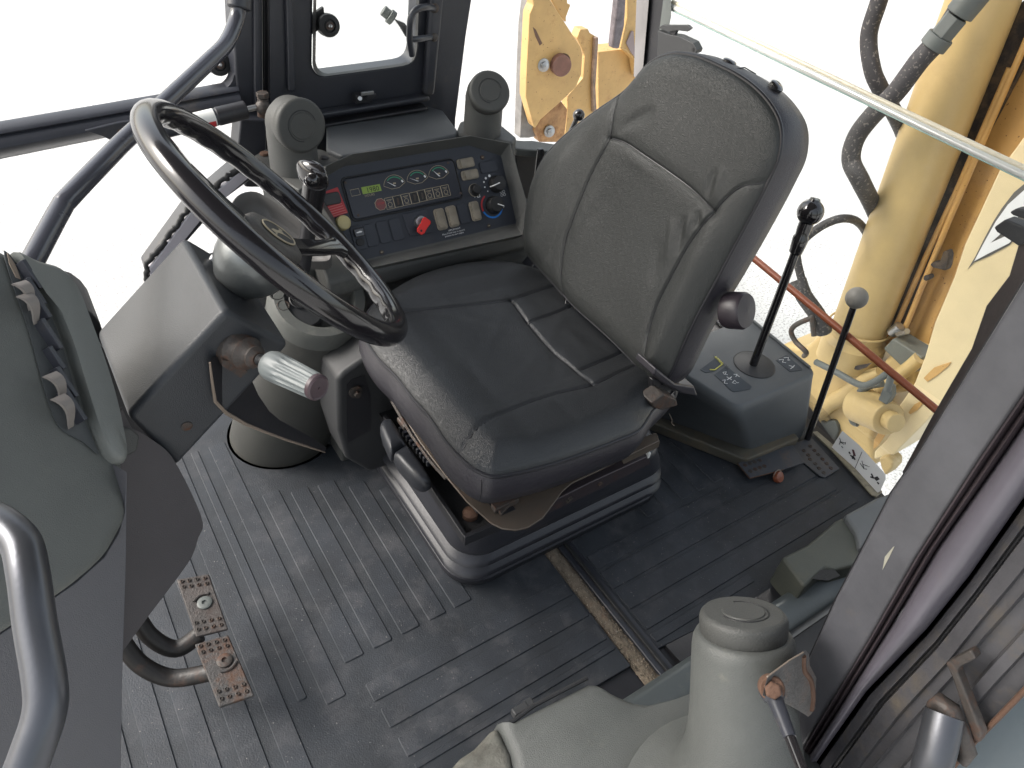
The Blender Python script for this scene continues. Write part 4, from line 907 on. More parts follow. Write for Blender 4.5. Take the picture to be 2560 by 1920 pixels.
mk('decal_mark', join(tube([sdc(718, 597), sdc(722, 593), sdc(744, 590)], .0007, 5), tube([sdc(733, 617), sdc(746, 619)], .0008, 5), tube([sdc(739, 610), sdc(740, 628)], .0008, 5), tube([sdc(732, 603), sdc(738, 607), sdc(733, 609)], .0006, 5, closed=True), tube([sdc(728, 624), sdc(733, 620), sdc(733, 626)], .0006, 5, closed=True)), whiteink, dd)
# far side skirt filling down to the floor behind the pedestal
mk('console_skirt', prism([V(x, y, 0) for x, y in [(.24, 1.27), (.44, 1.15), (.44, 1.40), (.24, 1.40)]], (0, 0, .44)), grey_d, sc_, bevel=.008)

# ================================================================== round air vents
def vent(lab, p0, up_h, ax, r=.044, lean=V(0, 0, 1), m=grey, flare=1.0):
    t = thing('air_vent', lab, 'air vent', p0, 'round capped air vents')
    ax = nrm(ax); up_ = nrm(lean)
    p1 = p0 + up_ * up_h; c_ = p1 + ax * .030
    path = [p0, p0 + up_ * up_h * .35, p0 + up_ * up_h * .75] + [p0 + up_ * up_h * .75 + (p1 + up_ * .012 - (p0 + up_ * up_h * .75)) * k + ax * .006 * k * k * 3 for k in (.4, .8)] + [c_ - ax * .004, c_]
    rr = [r * flare, r * 1.0, r * .99, r, r, r, r * 1.02]
    mk('nozzle', tube(path, rr, 34), m, t, ang=50)
    mk('elbow', sphere(p1 + ax * .002, r * 1.0, 34, 20), m, t, ang=180)
    cap(t, c_, ax, r)
    return t
def cap(t, c_, ax, r):
    sg = 120; rg = []; e1, e2, a_ = frame_of(ax)
    for h, rr, rb in ((-.002, r * 1.00, 0), (.0, r * 1.05, 1), (.013, r * 1.06, 1), (.016, r * 1.03, 0), (.019, r * .96, 0), (.0195, r * .90, 0)):
        rg.append([c_ + ax * h + (e1 * math.cos(2 * math.pi * k / sg) + e2 * math.sin(2 * math.pi * k / sg)) * (rr - (.0009 if rb and k % 2 else 0)) for k in range(sg)])
    b = mk('cap', loft(rg, cap0=True), mat('cap_plastic', (.052, .053, .050), .55, var=.12, bump=.35, bscale=700, dirt=(.10, .09, .07), dirt_amt=.15), t, ang=45)
    mk('cap_groove', tube([c_ + ax * .0195 + (e1 * math.cos(t_) + e2 * math.sin(t_)) * r * .60 for t_ in np.linspace(.2, 4.6, 40)], .0009, 6), rubber, b)
    mk('cap_boss', lathe(c_ + ax * .0195, ax, [(r * .52, 0), (r * .50, .0012), (.0001, .0014)], 40, caps=False), MATS['cap_plastic'], b)
vent('grey round air vent left of the instrument panel, cap facing the cab', PZ(737, 420, .644) + V(0, .0, 0), .088, V(.12, -.92, .22), r=.0445)
vent('grey round air vent right of the instrument panel, against the bright window', PZ(1205, 330, .65), .072, V(-.22, -.72, .60), r=.0405)
# ================================================================== front dash tower (left foreground)
tw = thing('dash_tower', 'tall smooth grey plastic front tower with a slanted row of vent tabs', 'dashboard', (-.1, .6, 0))
tn = nrm(V(.62, -.50, .62)); tO = PD(180, 900, .80)
def tp(u, v, h=0): return PP(u, v, tO + tn * h, tn)
# top / side surface, split in a smooth body and a raised right shoulder
b_o = [(-260, 560), (-60, 600), (0, 622), (60, 655), (128, 672), (172, 715), (205, 790), (245, 900), (280, 1010), (302, 1110), (314, 1200), (318, 1285), (300, 1330), (262, 1392), (190, 1456), (112, 1510), (0, 1585), (-120, 1650), (-260, 1700)]
bs_ = catmull([np.array(q, float) for q in b_o], 5)
def toff(k, h):
    c0 = np.array([-200., 1150.]); return [tp(*(c0 + (q - c0) * k)) + tn * h for q in bs_]
mk('upper_shell', loft([toff(1.0, -.10), toff(1.0, -.010), toff(.992, -.003), toff(.97, .001), toff(.93, .003), toff(.5, .005), toff(.2, .005)], cap0=True, cap1=True), mat('tower_upper', (.108, .113, .106), .55, var=.1, bump=.3, bscale=900, dirt=(.18, .18, .16), dirt_amt=.15, dscale=5), tw, ang=50)
# recessed vent channel
chn = [(2, 632), (60, 700), (120, 800), (150, 880), (185, 1000), (215, 1085), (238, 1140), (200, 1110), (150, 1082), (125, 1045), (98, 960), (60, 820), (30, 735)]
chp = catmull([np.array(q, float) for q in chn], 3, closed=True)
H0 = .0062
mk('vent_channel', prism([tp(*q) + tn * (H0 - .001) for q in chp], tn * .0012), mat('channel_grey', (.060, .064, .066), .55, var=.15, bump=.2), tw)
# raised right shoulder: a long ridge from the top corner to a rounded tip
sh = [(20, 640), (70, 662), (128, 680), (168, 722), (200, 800), (238, 905), (270, 1010), (290, 1100), (298, 1150), (290, 1166), (268, 1158), (245, 1132), (222, 1080), (192, 985), (160, 880), (128, 800), (95, 735), (60, 690)]
shp = catmull([np.array(q, float) for q in sh], 4, closed=True)
def sho(k, h): c0 = np.mean(shp, 0); return [tp(*q) + (tp(*(c0 + (q - c0) * k)) - tp(*q)) * 1 + tn * h for q in shp]
mk('shoulder', loft([sho(1.0, H0 - .004), sho(1.0, H0 + .004), sho(.975, H0 + .010), sho(.93, H0 + .013), sho(.6, H0 + .014)], cap0=False), mat('shoulder_pale', (.145, .152, .142), .5, var=.1, bump=.3, bscale=900), tw, ang=50)
def vtab(u, v, s, curl, L=1.0):
    a, b_ = tp(u, v), tp(u + 52 * s * L, v + 78 * s * L); d_ = b_ - a; w_ = nrm(np.cross(tn, d_)) * .0065
    mk('vent_tab', obox(a + tn * (H0 - .001), d_, w_ * .8, tn * .016 * s), frame_m, tw, bevel=.001)
    if curl:
        rg = []
        for k in range(9):
            f_ = k / 8; c = a + d_ * (.12 + .88 * f_) - w_ * 1.1 + tn * (H0 + .006 + .020 * s * math.sin(math.pi * min(1, .28 + f_ * .75)) ** 1.0)
            hw = -w_ * (1.5 - 1.0 * f_) * 1.6
            rg.append([c, c + hw, c + hw - tn * .003, c - tn * .003])
        mk('vent_tab', loft(rg), mat('tab_pale', (.20, .18, .165), .5, var=.1, bump=.1), tw, ang=50)
for args in ((28, 668, .9, 0, 1), (40, 712, .85, 1, 1), (50, 742, .9, 1, 1), (74, 815, .95, 0, 1), (96, 882, .8, 0, .9), (112, 935, .95, 1, 1), (130, 990, 1.0, 1, 1.0)): vtab(*args)
mk('pale_lining', prism([tp(*q) + tn * (H0 + .0005) for q in [(8, 640), (28, 668), (42, 705), (30, 700), (14, 668)]], tn * .001), pinktan, tw)  # pale tan strip at the upper end of the channel
# lower near face
lf = [(318, 1180), (316, 1400), (306, 1700), (300, 2100), (-300, 2300), (-300, 1720), (-120, 1652), (0, 1587), (112, 1512), (190, 1458), (262, 1394), (298, 1334), (312, 1285)]
ln = nrm(V(.35, -.80, .15)); lO = tp(262, 1392) - ln * .03
mk('lower_shell', prism([PP(u, v, lO, ln) for u, v in lf], -ln * .12), mat('tower_lower', (.085, .085, .094), .55, var=.1, bump=.3, bscale=900), tw, bevel=.008, seg=3)
# dark inner cheek between the tower and the floor
ck = [(296, 1060), (330, 1070), (385, 1102), (430, 1142), (480, 1235), (508, 1308), (496, 1345), (480, 1392), (440, 1450), (372, 1540), (306, 1630), (296, 1640)]
cn_ = nrm(V(.55, -.75, .35)); cO_ = lO + ln * .03 + V(.02, .10, -.03)
ckp = [q for q in catmull([np.array(q, float) for q in ck], 3, closed=True)]
mk('inner_cheek', prism([PP(u, v, cO_, cn_) for u, v in ckp], -cn_ * .07), mat('cheek_plastic', (.068, .061, .064), .55, var=.12, bump=.3, bscale=900), tw, bevel=.006, seg=3)
mk('cheek_top', prism([PP(u, v, cO_ + cn_ * .012, cn_) for u, v in [(250, 1040), (300, 1070), (330, 1068), (352, 1088), (345, 1130), (300, 1150)]], -cn_ * .03), grey, tw, bevel=.004)
mk('rear_hump', prism([PY(u, v, .95) for u, v in [(165, 765), (185, 765), (210, 772), (235, 790), (252, 812), (300, 960), (340, 1090), (260, 1090), (170, 860)]], (0, .1, 0)), grey_d, tw, bevel=.006)
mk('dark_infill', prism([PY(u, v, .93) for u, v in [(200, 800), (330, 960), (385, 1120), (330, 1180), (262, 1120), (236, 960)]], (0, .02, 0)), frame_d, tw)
# near chrome grab handle
nh = thing('grab_bar', 'shiny thick grab bar at the left edge in front of the dash tower', 'grab bar', PD(100, 1500, .47))
hp = [PD(-120, 1290, .50), PD(-60, 1285, .485), PD(-5, 1305, .475), PD(50, 1355, .465), PD(70, 1430, .455), PD(88, 1560, .445), PD(112, 1700, .435), PD(112, 1780, .43), PD(80, 1880, .425), PD(30, 2010, .42)]
mk('tube', tube(catmull(hp, 7), .0118, 22), chrome, nh)

# ================================================================== pedals
def pedal(lab, quad_, washer, arcdir, uv_arm, rustier):
    t = thing('brake_pedal', lab, 'pedal', PZ(*np.mean(quad_, 0), .11), 'pair of brake pedals')
    z = .118; P = [PZ(u, v, z) for u, v in quad_]
    m_ = mat('pedal_rust' if rustier else 'pedal_steel', (.055, .048, .045) if not rustier else (.052, .049, .048), .6, metal=.2, var=.4, vscale=40, bump=.8, bscale=260, dirt=(.05, .033, .028) if not rustier else (.10, .045, .022), dirt_amt=.35 if not rustier else .42, dscale=26)
    mk('pad', prism(P, (0, 0, -.006)), m_, t, bevel=.0025, seg=3)
    a, b_, c, d_ = P
    def q(s, tt): return (a * (1 - s) + b_ * s) * (1 - tt) + (d_ * (1 - s) + c * s) * tt
    st = []
    for tt in (.07, .17, .80, .91):
        for s in (.14, .36, .60, .84): st.append(lathe(q(s, tt + .02 * (s - .5)), (0, 0, 1), [(.0042, 0), (.0030, .0018), (.0024, .003), (.0016, .0012), (.0001, .001)], 10, caps=False))
    mk('studs', join(*st), rusty, t, ang=60, kind='stuff')
    wc_ = PZ(*washer, z)
    mk('washer', lathe(wc_, (0, 0, 1), [(.0125, 0), (.0125, .0028), (.011, .0038), (.0045, .0038), (.004, .0010), (.0001, .0008)], 28, caps=False), hose_g if not rustier else rusty, t, ang=40)
    mk('raised_arc', tube([wc_ + V(math.cos(x) * .0185, math.sin(x) * .0185, .001) for x in np.linspace(arcdir - .8, arcdir + .8, 12)], .0028, 8), m_, t)
    arm = catmull([PZ(*uv_arm[0], .16), PZ(*uv_arm[1], .115), PZ(*uv_arm[2], .085), PZ(*uv_arm[3], .10)], 7)
    mk('arm', tube(arm, .0145, 14, ry=.75), mat('arm_black', (.016, .014, .013), .45, metal=.2, var=.3, bump=.4, bscale=120, dirt=(.10, .05, .03), dirt_amt=.22, dscale=18), t, ang=60)
    return t
pedal('upper rusty brake pedal pad with a clean pale washer', [(441, 1448), (522, 1434), (570, 1572), (490, 1592)], (512, 1508), 1.7, [(330, 1520), (375, 1590), (440, 1622), (500, 1585)], False)
pedal('lower rusty brake pedal pad, orange rust and brown washer', [(486, 1610), (570, 1586), (636, 1738), (548, 1768)], (562, 1652), 4.9, [(295, 1590), (350, 1660), (430, 1695), (530, 1680)], True)

# ================================================================== rear lever box
lx = thing('lever_box', 'grey plastic control box behind the seat with icon decals', 'control box', (1.3, .7, 0))
ZT = .262
top = [PZ(1845, 1012, ZT), PZ(2046, 926, ZT), PZ(1885, 788, ZT), PZ(1640, 880, ZT)]
ext = top[2] + (top[2] - top[1]) * .0
TL, TR, TB = top[0], top[1], top[2]
TL = V(1.118, .640, ZT); TR = V(1.392, .640, ZT); TBk = V(1.408, .875, ZT); TFk = V(1.07, .875, ZT)
def rpoly(P, r, z, n=5):
    out = []; N_ = len(P)
    for i in range(N_):
        p = P[i]; a = nrm(P[i - 1] - p); b_ = nrm(P[(i + 1) % N_] - p)
        for k in range(n + 1):
            t = k / n; q0 = p + a * r; q1 = p + b_ * r
            out.append((q0 * (1 - t) ** 2 + p * 2 * t * (1 - t) + q1 * t * t))
    return [V(q[0], q[1], z) for q in out]
tp4 = [TL, TR, TBk, TFk]; cT = np.mean(tp4, 0)
def sc4(k): return [cT + (p - cT) * k for p in tp4]
bt4 = [PZ(1862, 1146, 0), PZ(2012, 1090, 0), V(1.46, .92, 0), V(1.12, .92, 0)]
mid4 = [tp4[i] * .8 + bt4[i] * .2 for i in range(4)]
mk('housing', loft([rpoly(bt4, .022, -.005), rpoly(bt4, .022, .03), rpoly(mid4, .024, .20), rpoly(tp4, .024, ZT - .022), rpoly(sc4(.985), .024, ZT - .008), rpoly(sc4(.955), .022, ZT - .001), rpoly(sc4(.93), .02, ZT), rpoly(sc4(.4), .01, ZT + .0005)], cap0=False),
   mat('box_grey', (.082, .090, .096), .5, var=.1, bump=.3, bscale=800, dirt=(.17, .165, .14), dirt_amt=.12), lx, ang=50)
mk('base_plinth', prism([PZ(1846, 1166, 0), PZ(1862, 1168, 0), PZ(1990, 1115, 0), V(1.47, .93, 0), V(1.08, .93, 0)], (0, 0, .030)), mat('plinth', (.075, .07, .055), .6, var=.2, bump=.3, dirt=(.14, .11, .07), dirt_amt=.4), lx, bevel=.006)
mk('top_ridge', tube([TR + V(-.012, .02, .003), TBk + V(-.012, -.0, .003)], .0035, 8), MATS['box_grey'], lx)
mk('lever_boot_disc', lathe(PZ(1886, 911, ZT + .001), (0, 0, 1), [(.047, -.003), (.047, .0005), (.045, .0015), (.0001, .004)], 44, caps=False), grey_d, lx, ang=40)
mk('disc_groove', tube([PZ(1886, 911, ZT + .001) + V(.0475 * math.cos(t), .0475 * math.sin(t), 0) for t in np.linspace(0, 2 * math.pi, 49)[:-1]], .0012, 6, closed=True), rubber, lx)
dm = mat('decal_blue', (.030, .040, .052), .6, var=.08, bump=.03)
def zs(x, y): return (1700 + x / 4.022, 850 + y / 4.022)
def lt(x, y, h=.0): return PZ(*zs(x, y), ZT + .0008 + h)
d1 = mk('icon_decal', prism([lt(*q) for q in [(345, 350), (465, 262), (720, 470), (705, 495), (545, 522), (520, 515)]], (0, 0, .0006)), dm, lx, smooth=False)
d2 = mk('icon_decal', prism([lt(*q) for q in [(965, 205), (1060, 155), (1078, 158), (1232, 290), (1225, 305), (1105, 320)]], (0, 0, .0006)), dm, lx, smooth=False)
def strokes(par, segs, m_=whiteink, r=.0008, h=.0008):
    mk('icon_mark', join(*[tube([lt(x, y, h) for x, y in s], r, 5) for s in segs]), m_, par)
strokes(d1, [[(470, 370), (520, 400)], [(520, 370), (472, 402)], [(430, 325), (465, 320), (455, 345), (480, 350)], [(432, 325), (448, 350)], [(540, 345), (575, 345), (560, 370)], [(560, 345), (598, 370)], [(425, 405), (455, 400), (445, 435), (478, 438)], [(525, 430), (550, 405), (570, 432), (590, 428)], [(525, 430), (560, 440)]])
strokes(d2, [[(995, 200), (1040, 195), (1030, 225), (1065, 228)], [(1045, 178), (1090, 175), (1085, 205), (1105, 200)], [(1095, 255), (1140, 270), (1150, 255)], [(1110, 290), (1140, 270)]])
d3 = mk('caution_decal', prism([lt(*q) for q in [(200, 300), (360, 180), (440, 240), (360, 310), (330, 318), (260, 330)]], (0, 0, .0005)), dm, lx, smooth=False)
strokes(d3, [[(300, 298), (350, 300), (432, 238), (370, 190)]], yellink, .0016)
e_c = nrm(lt(410, 240) - lt(352, 190)); e_n = np.cross(V(0, 0, 1), e_c)
text('caution_word', 'CAUTION', lt(318, 160, .001) , e_c, e_n, .012, blackink, d3, lift=.0018)
mk('caution_band', prism([lt(*q) for q in [(345, 175), (362, 165), (436, 236), (415, 245)]], (0, 0, .0012)), yellink, d3, smooth=False)
# long lever with knob grip
cv = thing('control_lever', 'black control lever with a glossy ball grip standing on the rear control box', 'lever', PZ(1884, 912, ZT))
L0 = PZ(1882, 914, ZT); L1 = PX(1992, 622, L0[0] + .03); L2 = PX(2027, 528, L0[0] + .04)
mk('shaft', cyl(L0, L1, .0095, 18), gloss, cv)
mk('locknut', join(cyl(L1 - (L1 - L0) * .03, L1 + (L1 - L0) * .02, .0115, 6), cyl(L1 + V(.008, 0, 0), L1 + V(.008, 0, .008), .006, 8)), rusty, cv)
gax = nrm(L2 - L1); GL = np.linalg.norm(L2 - L1)
mk('grip', lathe(L1, gax, [(.009, -.012), (.0135, -.008), (.0155, .010), (.0165, .025), (.0135, .030), (.0150, .045), (.0145, GL - .022)], 26), gloss, cv, ang=40)
mk('ball', sphere(L2 - gax * .002, .0265, 30, 18, axis=gax), gloss, cv, ang=180)
mk('ball_cap', lathe(L2, gax, [(.012, .021), (.010, .0262), (.0001, .0268)], 24, caps=False), gloss, cv)
# grey ball lever
gb = thing('ball_lever', 'thin black lever with a worn grey ball rising beside the control box', 'lever', PZ(2018, 1092, .01))
B0 = PZ(2018, 1098, .005); B1 = PX(2142, 745, B0[0] + .01)
mk('shaft', cyl(B0, B1, .0080, 16), gloss, gb)
mk('ball', sphere(B1, .0250, 30, 18), balls, gb, ang=180)
# riveted plates on the floor
rp = thing('riveted_plate', 'bent steel floor plate with two short rows of rivets at the box corner', 'plate', PZ(1880, 1165, .02))
mk('plate', prism([PZ(*zs(x, y), .016) for x, y in [(580, 1245), (760, 1160), (900, 1100), (1130, 1065), (1250, 1240), (1040, 1305), (700, 1392)]], (0, 0, .003)), mat('plate_paint', (.055, .060, .072), .4, var=.2, bump=.15, dirt=(.16, .11, .08), dirt_amt=.2, dscale=14), rp, bevel=.001)
rv = lambda x, y, z=.019: lathe(PZ(*zs(x, y), z), (0, 0, 1), [(.0055, 0), (.0052, .001), (.0035, .0016), (.003, .0006), (.0001, .0004)], 14, caps=False)
for x, y in [(655, 1258), (703, 1242), (750, 1225), (800, 1210), (708, 1320), (756, 1300), (803, 1284), (848, 1268)]: mk('rivet', rv(x, y), rusty, rp, ang=40)
mk('rusty_lip', tube([PZ(*zs(x, y), .018) for x, y in [(580, 1245), (700, 1392), (1040, 1305)]], .0012, 6), rust_m, rp)
rp2 = thing('riveted_pad', 'flat floor pad with two long rows of rivets beside the white plate', 'plate', PZ(2040, 1150, .004))
mk('pad', prism([PZ(*zs(x, y), .004) for x, y in [(1060, 1070), (1250, 1010), (1330, 1000), (1600, 1300), (1450, 1390), (1400, 1370), (1240, 1240)]], (0, 0, .003)), MATS['plate_paint'], rp2, bevel=.001)
for x, y in [(1310, 1068), (1352, 1110), (1390, 1152), (1434, 1198), (1475, 1242), (1518, 1288), (1445, 1335), (1245, 1112), (1290, 1158), (1308, 1200), (1360, 1245), (1398, 1290)]: mk('rivet', rv(x, y, .007), rusty, rp2, ang=40)
rb_ = thing('rubber_button', 'small red brown round button lying on the mat before the riveted plate', 'button', PZ(1948, 1190, .01))
mk('button', join(lathe(PZ(1946, 1192, .012), nrm(V(.1, -.7, .6)), [(.014, -.006), (.0155, 0), (.013, .006), (.0001, .008)], 22, caps=False)), brownrod, rb_, ang=50)
mk('button_rim', tube([PZ(1946, 1192, .012) + V(.0148 * math.cos(t), .006 * math.sin(t) + .003, .0148 * math.sin(t)) for t in np.linspace(.2, 2.9, 14)], .0014, 6), pinktan, rb_)
# white icon plate
wp = thing('icon_plate', 'white plate with black lever symbols standing at the rear floor edge', 'sign', (1.52, .5, .05))
wO = PX(2130, 1150, 1.50); wN = nrm(V(-.75, 0, .66))
def wq(x, y, h=0): return PP(*zs(x, y), wO, wN) + wN * h
mk('plate', prism([wq(*q) for q in [(1632, 912), (1800, 1055), (2045, 1325), (2065, 1350), (2068, 1395), (2010, 1525), (1985, 1535), (1760, 1290), (1525, 1078)]], -wN * .002), white_m, wp, bevel=.0006)
def wst(segs, r=.0009): return join(*[tube([wq(x, y, .0006) for x, y in s], r, 5) for s in segs])
mk('divider', wst([[(1830, 1125), (1760, 1290)]], .0007), blackink, wp)
mk('symbol', wst([[(1605, 985), (1618, 1025), (1658, 1035)], [(1605, 1022), (1650, 1050)], [(1612, 1025), (1600, 1052)], [(1665, 1028), (1660, 1050)], [(1625, 1070), (1640, 1085)]]), blackink, wp)
mk('symbol', prism([wq(x, y, .0004) for x, y in [(1728, 1100), (1750, 1105), (1770, 1170), (1745, 1165)]], wN * .0005), mat('dark_red_ink', (.06, .015, .02), .5, var=0, bump=0), wp, smooth=False)
mk('symbol', wst([[(1715, 1160), (1750, 1185)], [(1740, 1165), (1760, 1205)], [(1735, 1195), (1745, 1160)], [(1700, 1125), (1712, 1145)]], .0018), blackink, wp)
mk('symbol', wst([[(1830, 1215), (1838, 1250), (1890, 1270)], [(1812, 1240), (1850, 1295), (1880, 1300)], [(1838, 1250), (1850, 1290)], [(1895, 1275), (1905, 1272)]]), blackink, wp)
mk('symbol', prism([wq(x, y, .0004) for x, y in [(1945, 1385), (1985, 1370), (2010, 1400), (1975, 1418)]], wN * .0005), blackink, wp, smooth=False)
mk('symbol', wst([[(1915, 1375), (1950, 1390)], [(1925, 1345), (1945, 1385)], [(1985, 1430), (2000, 1450)]], .0018), blackink, wp)
# rear floor edge trim
et = thing('floor_edge_trim', 'pale worn metal trim along the rear edge of the cab floor', 'trim', (1.53, .6, 0))
mk('trim', prism([PZ(u, v, .006) for u, v in [(2030, 1082), (2042, 1080), (2100, 1130), (2150, 1178), (2205, 1232), (2190, 1244), (2178, 1240), (2130, 1185), (2080, 1130)]], (0, 0, .004)), mat('trim_worn', (.30, .27, .20), .5, metal=.2, var=.25, vscale=20, bump=.3, dirt=(.08, .08, .08), dirt_amt=.45, dscale=30), et, bevel=.001)
# ================================================================== near side rear box and trims
wb = thing('sill_box', 'olive grey plastic wheel arch box at the rear end of the sill', 'box', (1.1, .34, 0))
def wz(u, v, z): return PZ(u, v, z)
wbt = [(1955, 1392), (2020, 1360), (2090, 1300), (2118, 1288), (2190, 1250), (2248, 1225), (2300, 1210), (2260, 1330), (2180, 1400), (2090, 1425), (2065, 1420), (2035, 1448), (2012, 1468)]
tpz = [wz(u, v, .085) for u, v in wbt]
mk('box', prism(tpz, (0, .0, -.10)), mat('olive_box', (.072, .078, .066), .5, var=.15, bump=.3, bscale=700, dirt=(.13, .125, .09), dirt_amt=.3), wb, bevel=.008, seg=3)
mk('upper_ledge', prism([wz(u, v, .10) for u, v in [(2112, 1286), (2190, 1244), (2250, 1222), (2310, 1190), (2290, 1300), (2150, 1370), (2142, 1330)]], (0, 0, -.03)), mat('ledge_grey', (.125, .135, .14), .45, var=.1, bump=.2), wb, bevel=.008, seg=3)
mk('notch', prism([wz(u, v, .0865) for u, v in [(2030, 1448), (2052, 1425), (2085, 1424), (2100, 1440), (2070, 1452)]], (0, 0, .001)), rubber, wb)
# near side console
nc = thing('armrest_console', 'pale grey plastic side console along the door side, lower foreground', 'console', (.3, .2, 0))
ZN = .50
nco = [(1240, 1802), (1262, 1808), (1330, 1772), (1475, 1698), (1497, 1701), (1535, 1724), (1587, 1745), (1630, 1752), (1700, 1738), (1745, 1722), (1880, 1770), (1895, 1815), (1840, 1900), (1780, 2000), (1700, 2200), (1300, 2200), (1290, 1960), (1275, 1880)]
ncp = [PZ(u, v, ZN) for u, v in nco]; ncc = np.mean(ncp, 0)
def nco_(k, dz): return [p + nrm((p - ncc) * V(1, 1, 0)) * k + V(0, 0, dz) for p in resample(ncp, 90)]
mk('top_shell', loft([nco_(0, -.50), nco_(0, -.020), nco_(-.002, -.010), nco_(-.007, -.003), nco_(-.014, 0)], cap0=False), mat('console_pale', (.076, .080, .076), .5, var=.2, vscale=8, bump=.35, bscale=800, dirt=(.20, .20, .16), dirt_amt=.18), nc, ang=60)
mk('worn_end', prism([PZ(u, v, ZN - .006) for u, v in [(1242, 1806), (1278, 1880), (1292, 1965), (1300, 2200), (1040, 2200), (1110, 1935), (1150, 1890), (1186, 1866)]], (0, 0, -.3)), mat('worn_grey', (.115, .112, .095), .6, var=.3, vscale=40, bump=.5, dirt=(.06, .055, .045), dirt_amt=.4, dscale=30), nc, bevel=.010, seg=3)
mk('edge_strip', tube([PZ(u, v, ZN - .004) for u, v in [(1272, 1812), (1332, 1766), (1400, 1730), (1468, 1695)]], .0025, 8), rubber, nc)
mk('clip', join(cbox(PZ(1300, 1776, ZN - .03), .02, .01, .012), cbox(PZ(1322, 1762, ZN - .03), .012, .012, .01)), grey_d, nc, bevel=.002)
# near air vent
nv = thing('air_vent', 'nearest grey air vent, flat ribbed cap facing up at lower right', 'air vent', PD(1858, 1575, .70) - V(0, 0, .16), 'round capped air vents')
c = PD(1858, 1578, .70)
rg = []
nax = nrm(V(.214, .542, .811)); ne1, ne2, _ = frame_of(nax)
for k, (h, r) in enumerate([(-.215, .125), (-.195, .100), (-.175, .081), (-.155, .068), (-.135, .060), (-.115, .0552), (-.09, .0515), (-.06, .0497), (-.016, .0480), (-.008, .0470), (-.003, .0445), (-.001, .041)]):
    q_ = min(1, max(0, (-h - .10) / .09)); a_ = nrm(nax * (1 - q_) + V(0, 0, 1) * q_); b1 = nrm(np.cross(V(0, 1, 0), a_)); b2_ = np.cross(a_, b1)
    rg.append([c + nax * h + (b1 * math.cos(t) + b2_ * math.sin(t)) * r for t in np.linspace(0, 2 * math.pi, 49)[:-1]])
mk('nozzle', loft(rg, cap0=False, cap1=True), MATS['console_pale'], nv, ang=60)
cap(nv, c, nax, .0385)
# ================================================================== near door post
np_ = thing('door_post', 'broad scratched grey door post with seal and round tube, right foreground', 'door post', (.55, .08, .3))
def strip(pts, x, d, m_, nm, bev=.002): return mk(nm, prism([PX(u, v, x) for u, v in pts], (d, 0, 0)), m_, np_, bevel=bev)
Ld = lambda v, a, b: a[0] + (b[0] - a[0]) * (v - a[1]) / (b[1] - a[1])
v0, v1 = 300, 2150
E1 = [(2760, 360), (2560, 695), (2285, 1145), (2224, 1232), (2085, 1500), (1965, 1765), (1893, 1920), (1780, 2160)]
E2 = [(2960, 290), (2560, 985), (2447, 1150), (2289, 1396), (2164, 1614), (2075, 1760), (1997, 1892), (1850, 2160)]
E3 = [(3000, 330), (2600, 1000), (2498, 1150), (2350, 1359), (2235, 1550), (2130, 1720), (2020, 1892), (1880, 2160)]
E4 = [(3100, 470), (2640, 1120), (2560, 1243), (2424, 1438), (2317, 1572), (2164, 1730), (2030, 1920), (1900, 2160)]
E5 = [(3200, 800), (2700, 1335), (2560, 1480), (2460, 1590), (2380, 1690), (2280, 1800), (2180, 1920), (2020, 2160)]
E6 = [(3300, 1100), (2700, 1590), (2560, 1728), (2500, 1790), (2440, 1850), (2396, 1902), (2330, 1975), (2200, 2160)]
strip(E1 + E2[::-1], .52, .06, pillar_m, 'post_face', .004)
def eline(A, B, f_, x): return [PX(a[0] * (1 - f_) + b_[0] * f_, a[1] * (1 - f_) + b_[1] * f_, x) for a, b_ in zip(A, B)]
# door seal: double ridge between E2 and E3
prof = [(0, .525), (.02, .518), (.14, .514), (.3, .517), (.42, .523), (.55, .519), (.7, .513), (.86, .516), (1, .526)]
mk('door_seal', loft([eline(E2, E3, f_, x) for f_, x in prof], closed=False, cap0=False, cap1=False), seal_m, np_, ang=60)
prof = [(.0, .53)] + [(.5 - .5 * math.cos(t), .531 - .026 * math.sin(t)) for t in np.linspace(.12, math.pi - .12, 12)] + [(1, .54)]
mk('round_tube', loft([eline(E3, E4, f_, x) for f_, x in prof], closed=False, cap0=False, cap1=False), mat('tube_paint', (.095, .088, .105), .3, var=.12, vscale=12, bump=.08, bscale=90, dirt=(.12, .10, .09), dirt_amt=.08), np_, ang=60)
prof = [(0, .560), (.07, .560), (.10, .530), (.29, .525), (.34, .538), (.38, .538), (.42, .526), (.74, .522), (.79, .527), (1, .526)]
mk('door_frame', loft([eline(E4, E5, f_, x) for f_, x in prof], closed=False, cap0=False, cap1=False), pillar_d, np_, ang=20)
prof = [(0, .521), (.05, .528), (.35, .530), (.40, .523), (.60, .523), (.64, .529), (.94, .530), (1, .524)]
mk('door_skin', loft([eline(E5, E6, f_, x) for f_, x in prof], closed=False, cap0=False, cap1=False), pillar_d, np_, ang=20)
mk('post_core', prism([PX(u, v, .56) for u, v in E1[:] + E6[::-1]], (.04, 0, 0)), frame_d, np_)
mk('rust_edge', tube([p + V(-.002, 0, 0) for p in [PX(u, v, .521) for u, v in E6]], .0022, 6), rust_m, np_)
mk('paint_bead', tube(catmull([PX(u, v, .519) for u, v in [(2356, 1410), (2330, 1440), (2300, 1490), (2262, 1530), (2240, 1570), (2200, 1620)]], 4), [.0015] * 5 + [.003] * 11 + [.0016] * 5, 7), pillar_m, np_)
mk('scratch', prism([PX(u, v, .5195) for u, v in [(2232, 1368), (2236, 1366), (2222, 1395), (2206, 1425), (2212, 1392)]], (.001, 0, 0)), mat('scratch_pale', (.28, .27, .22), .6, var=.2, bump=.1), np_)
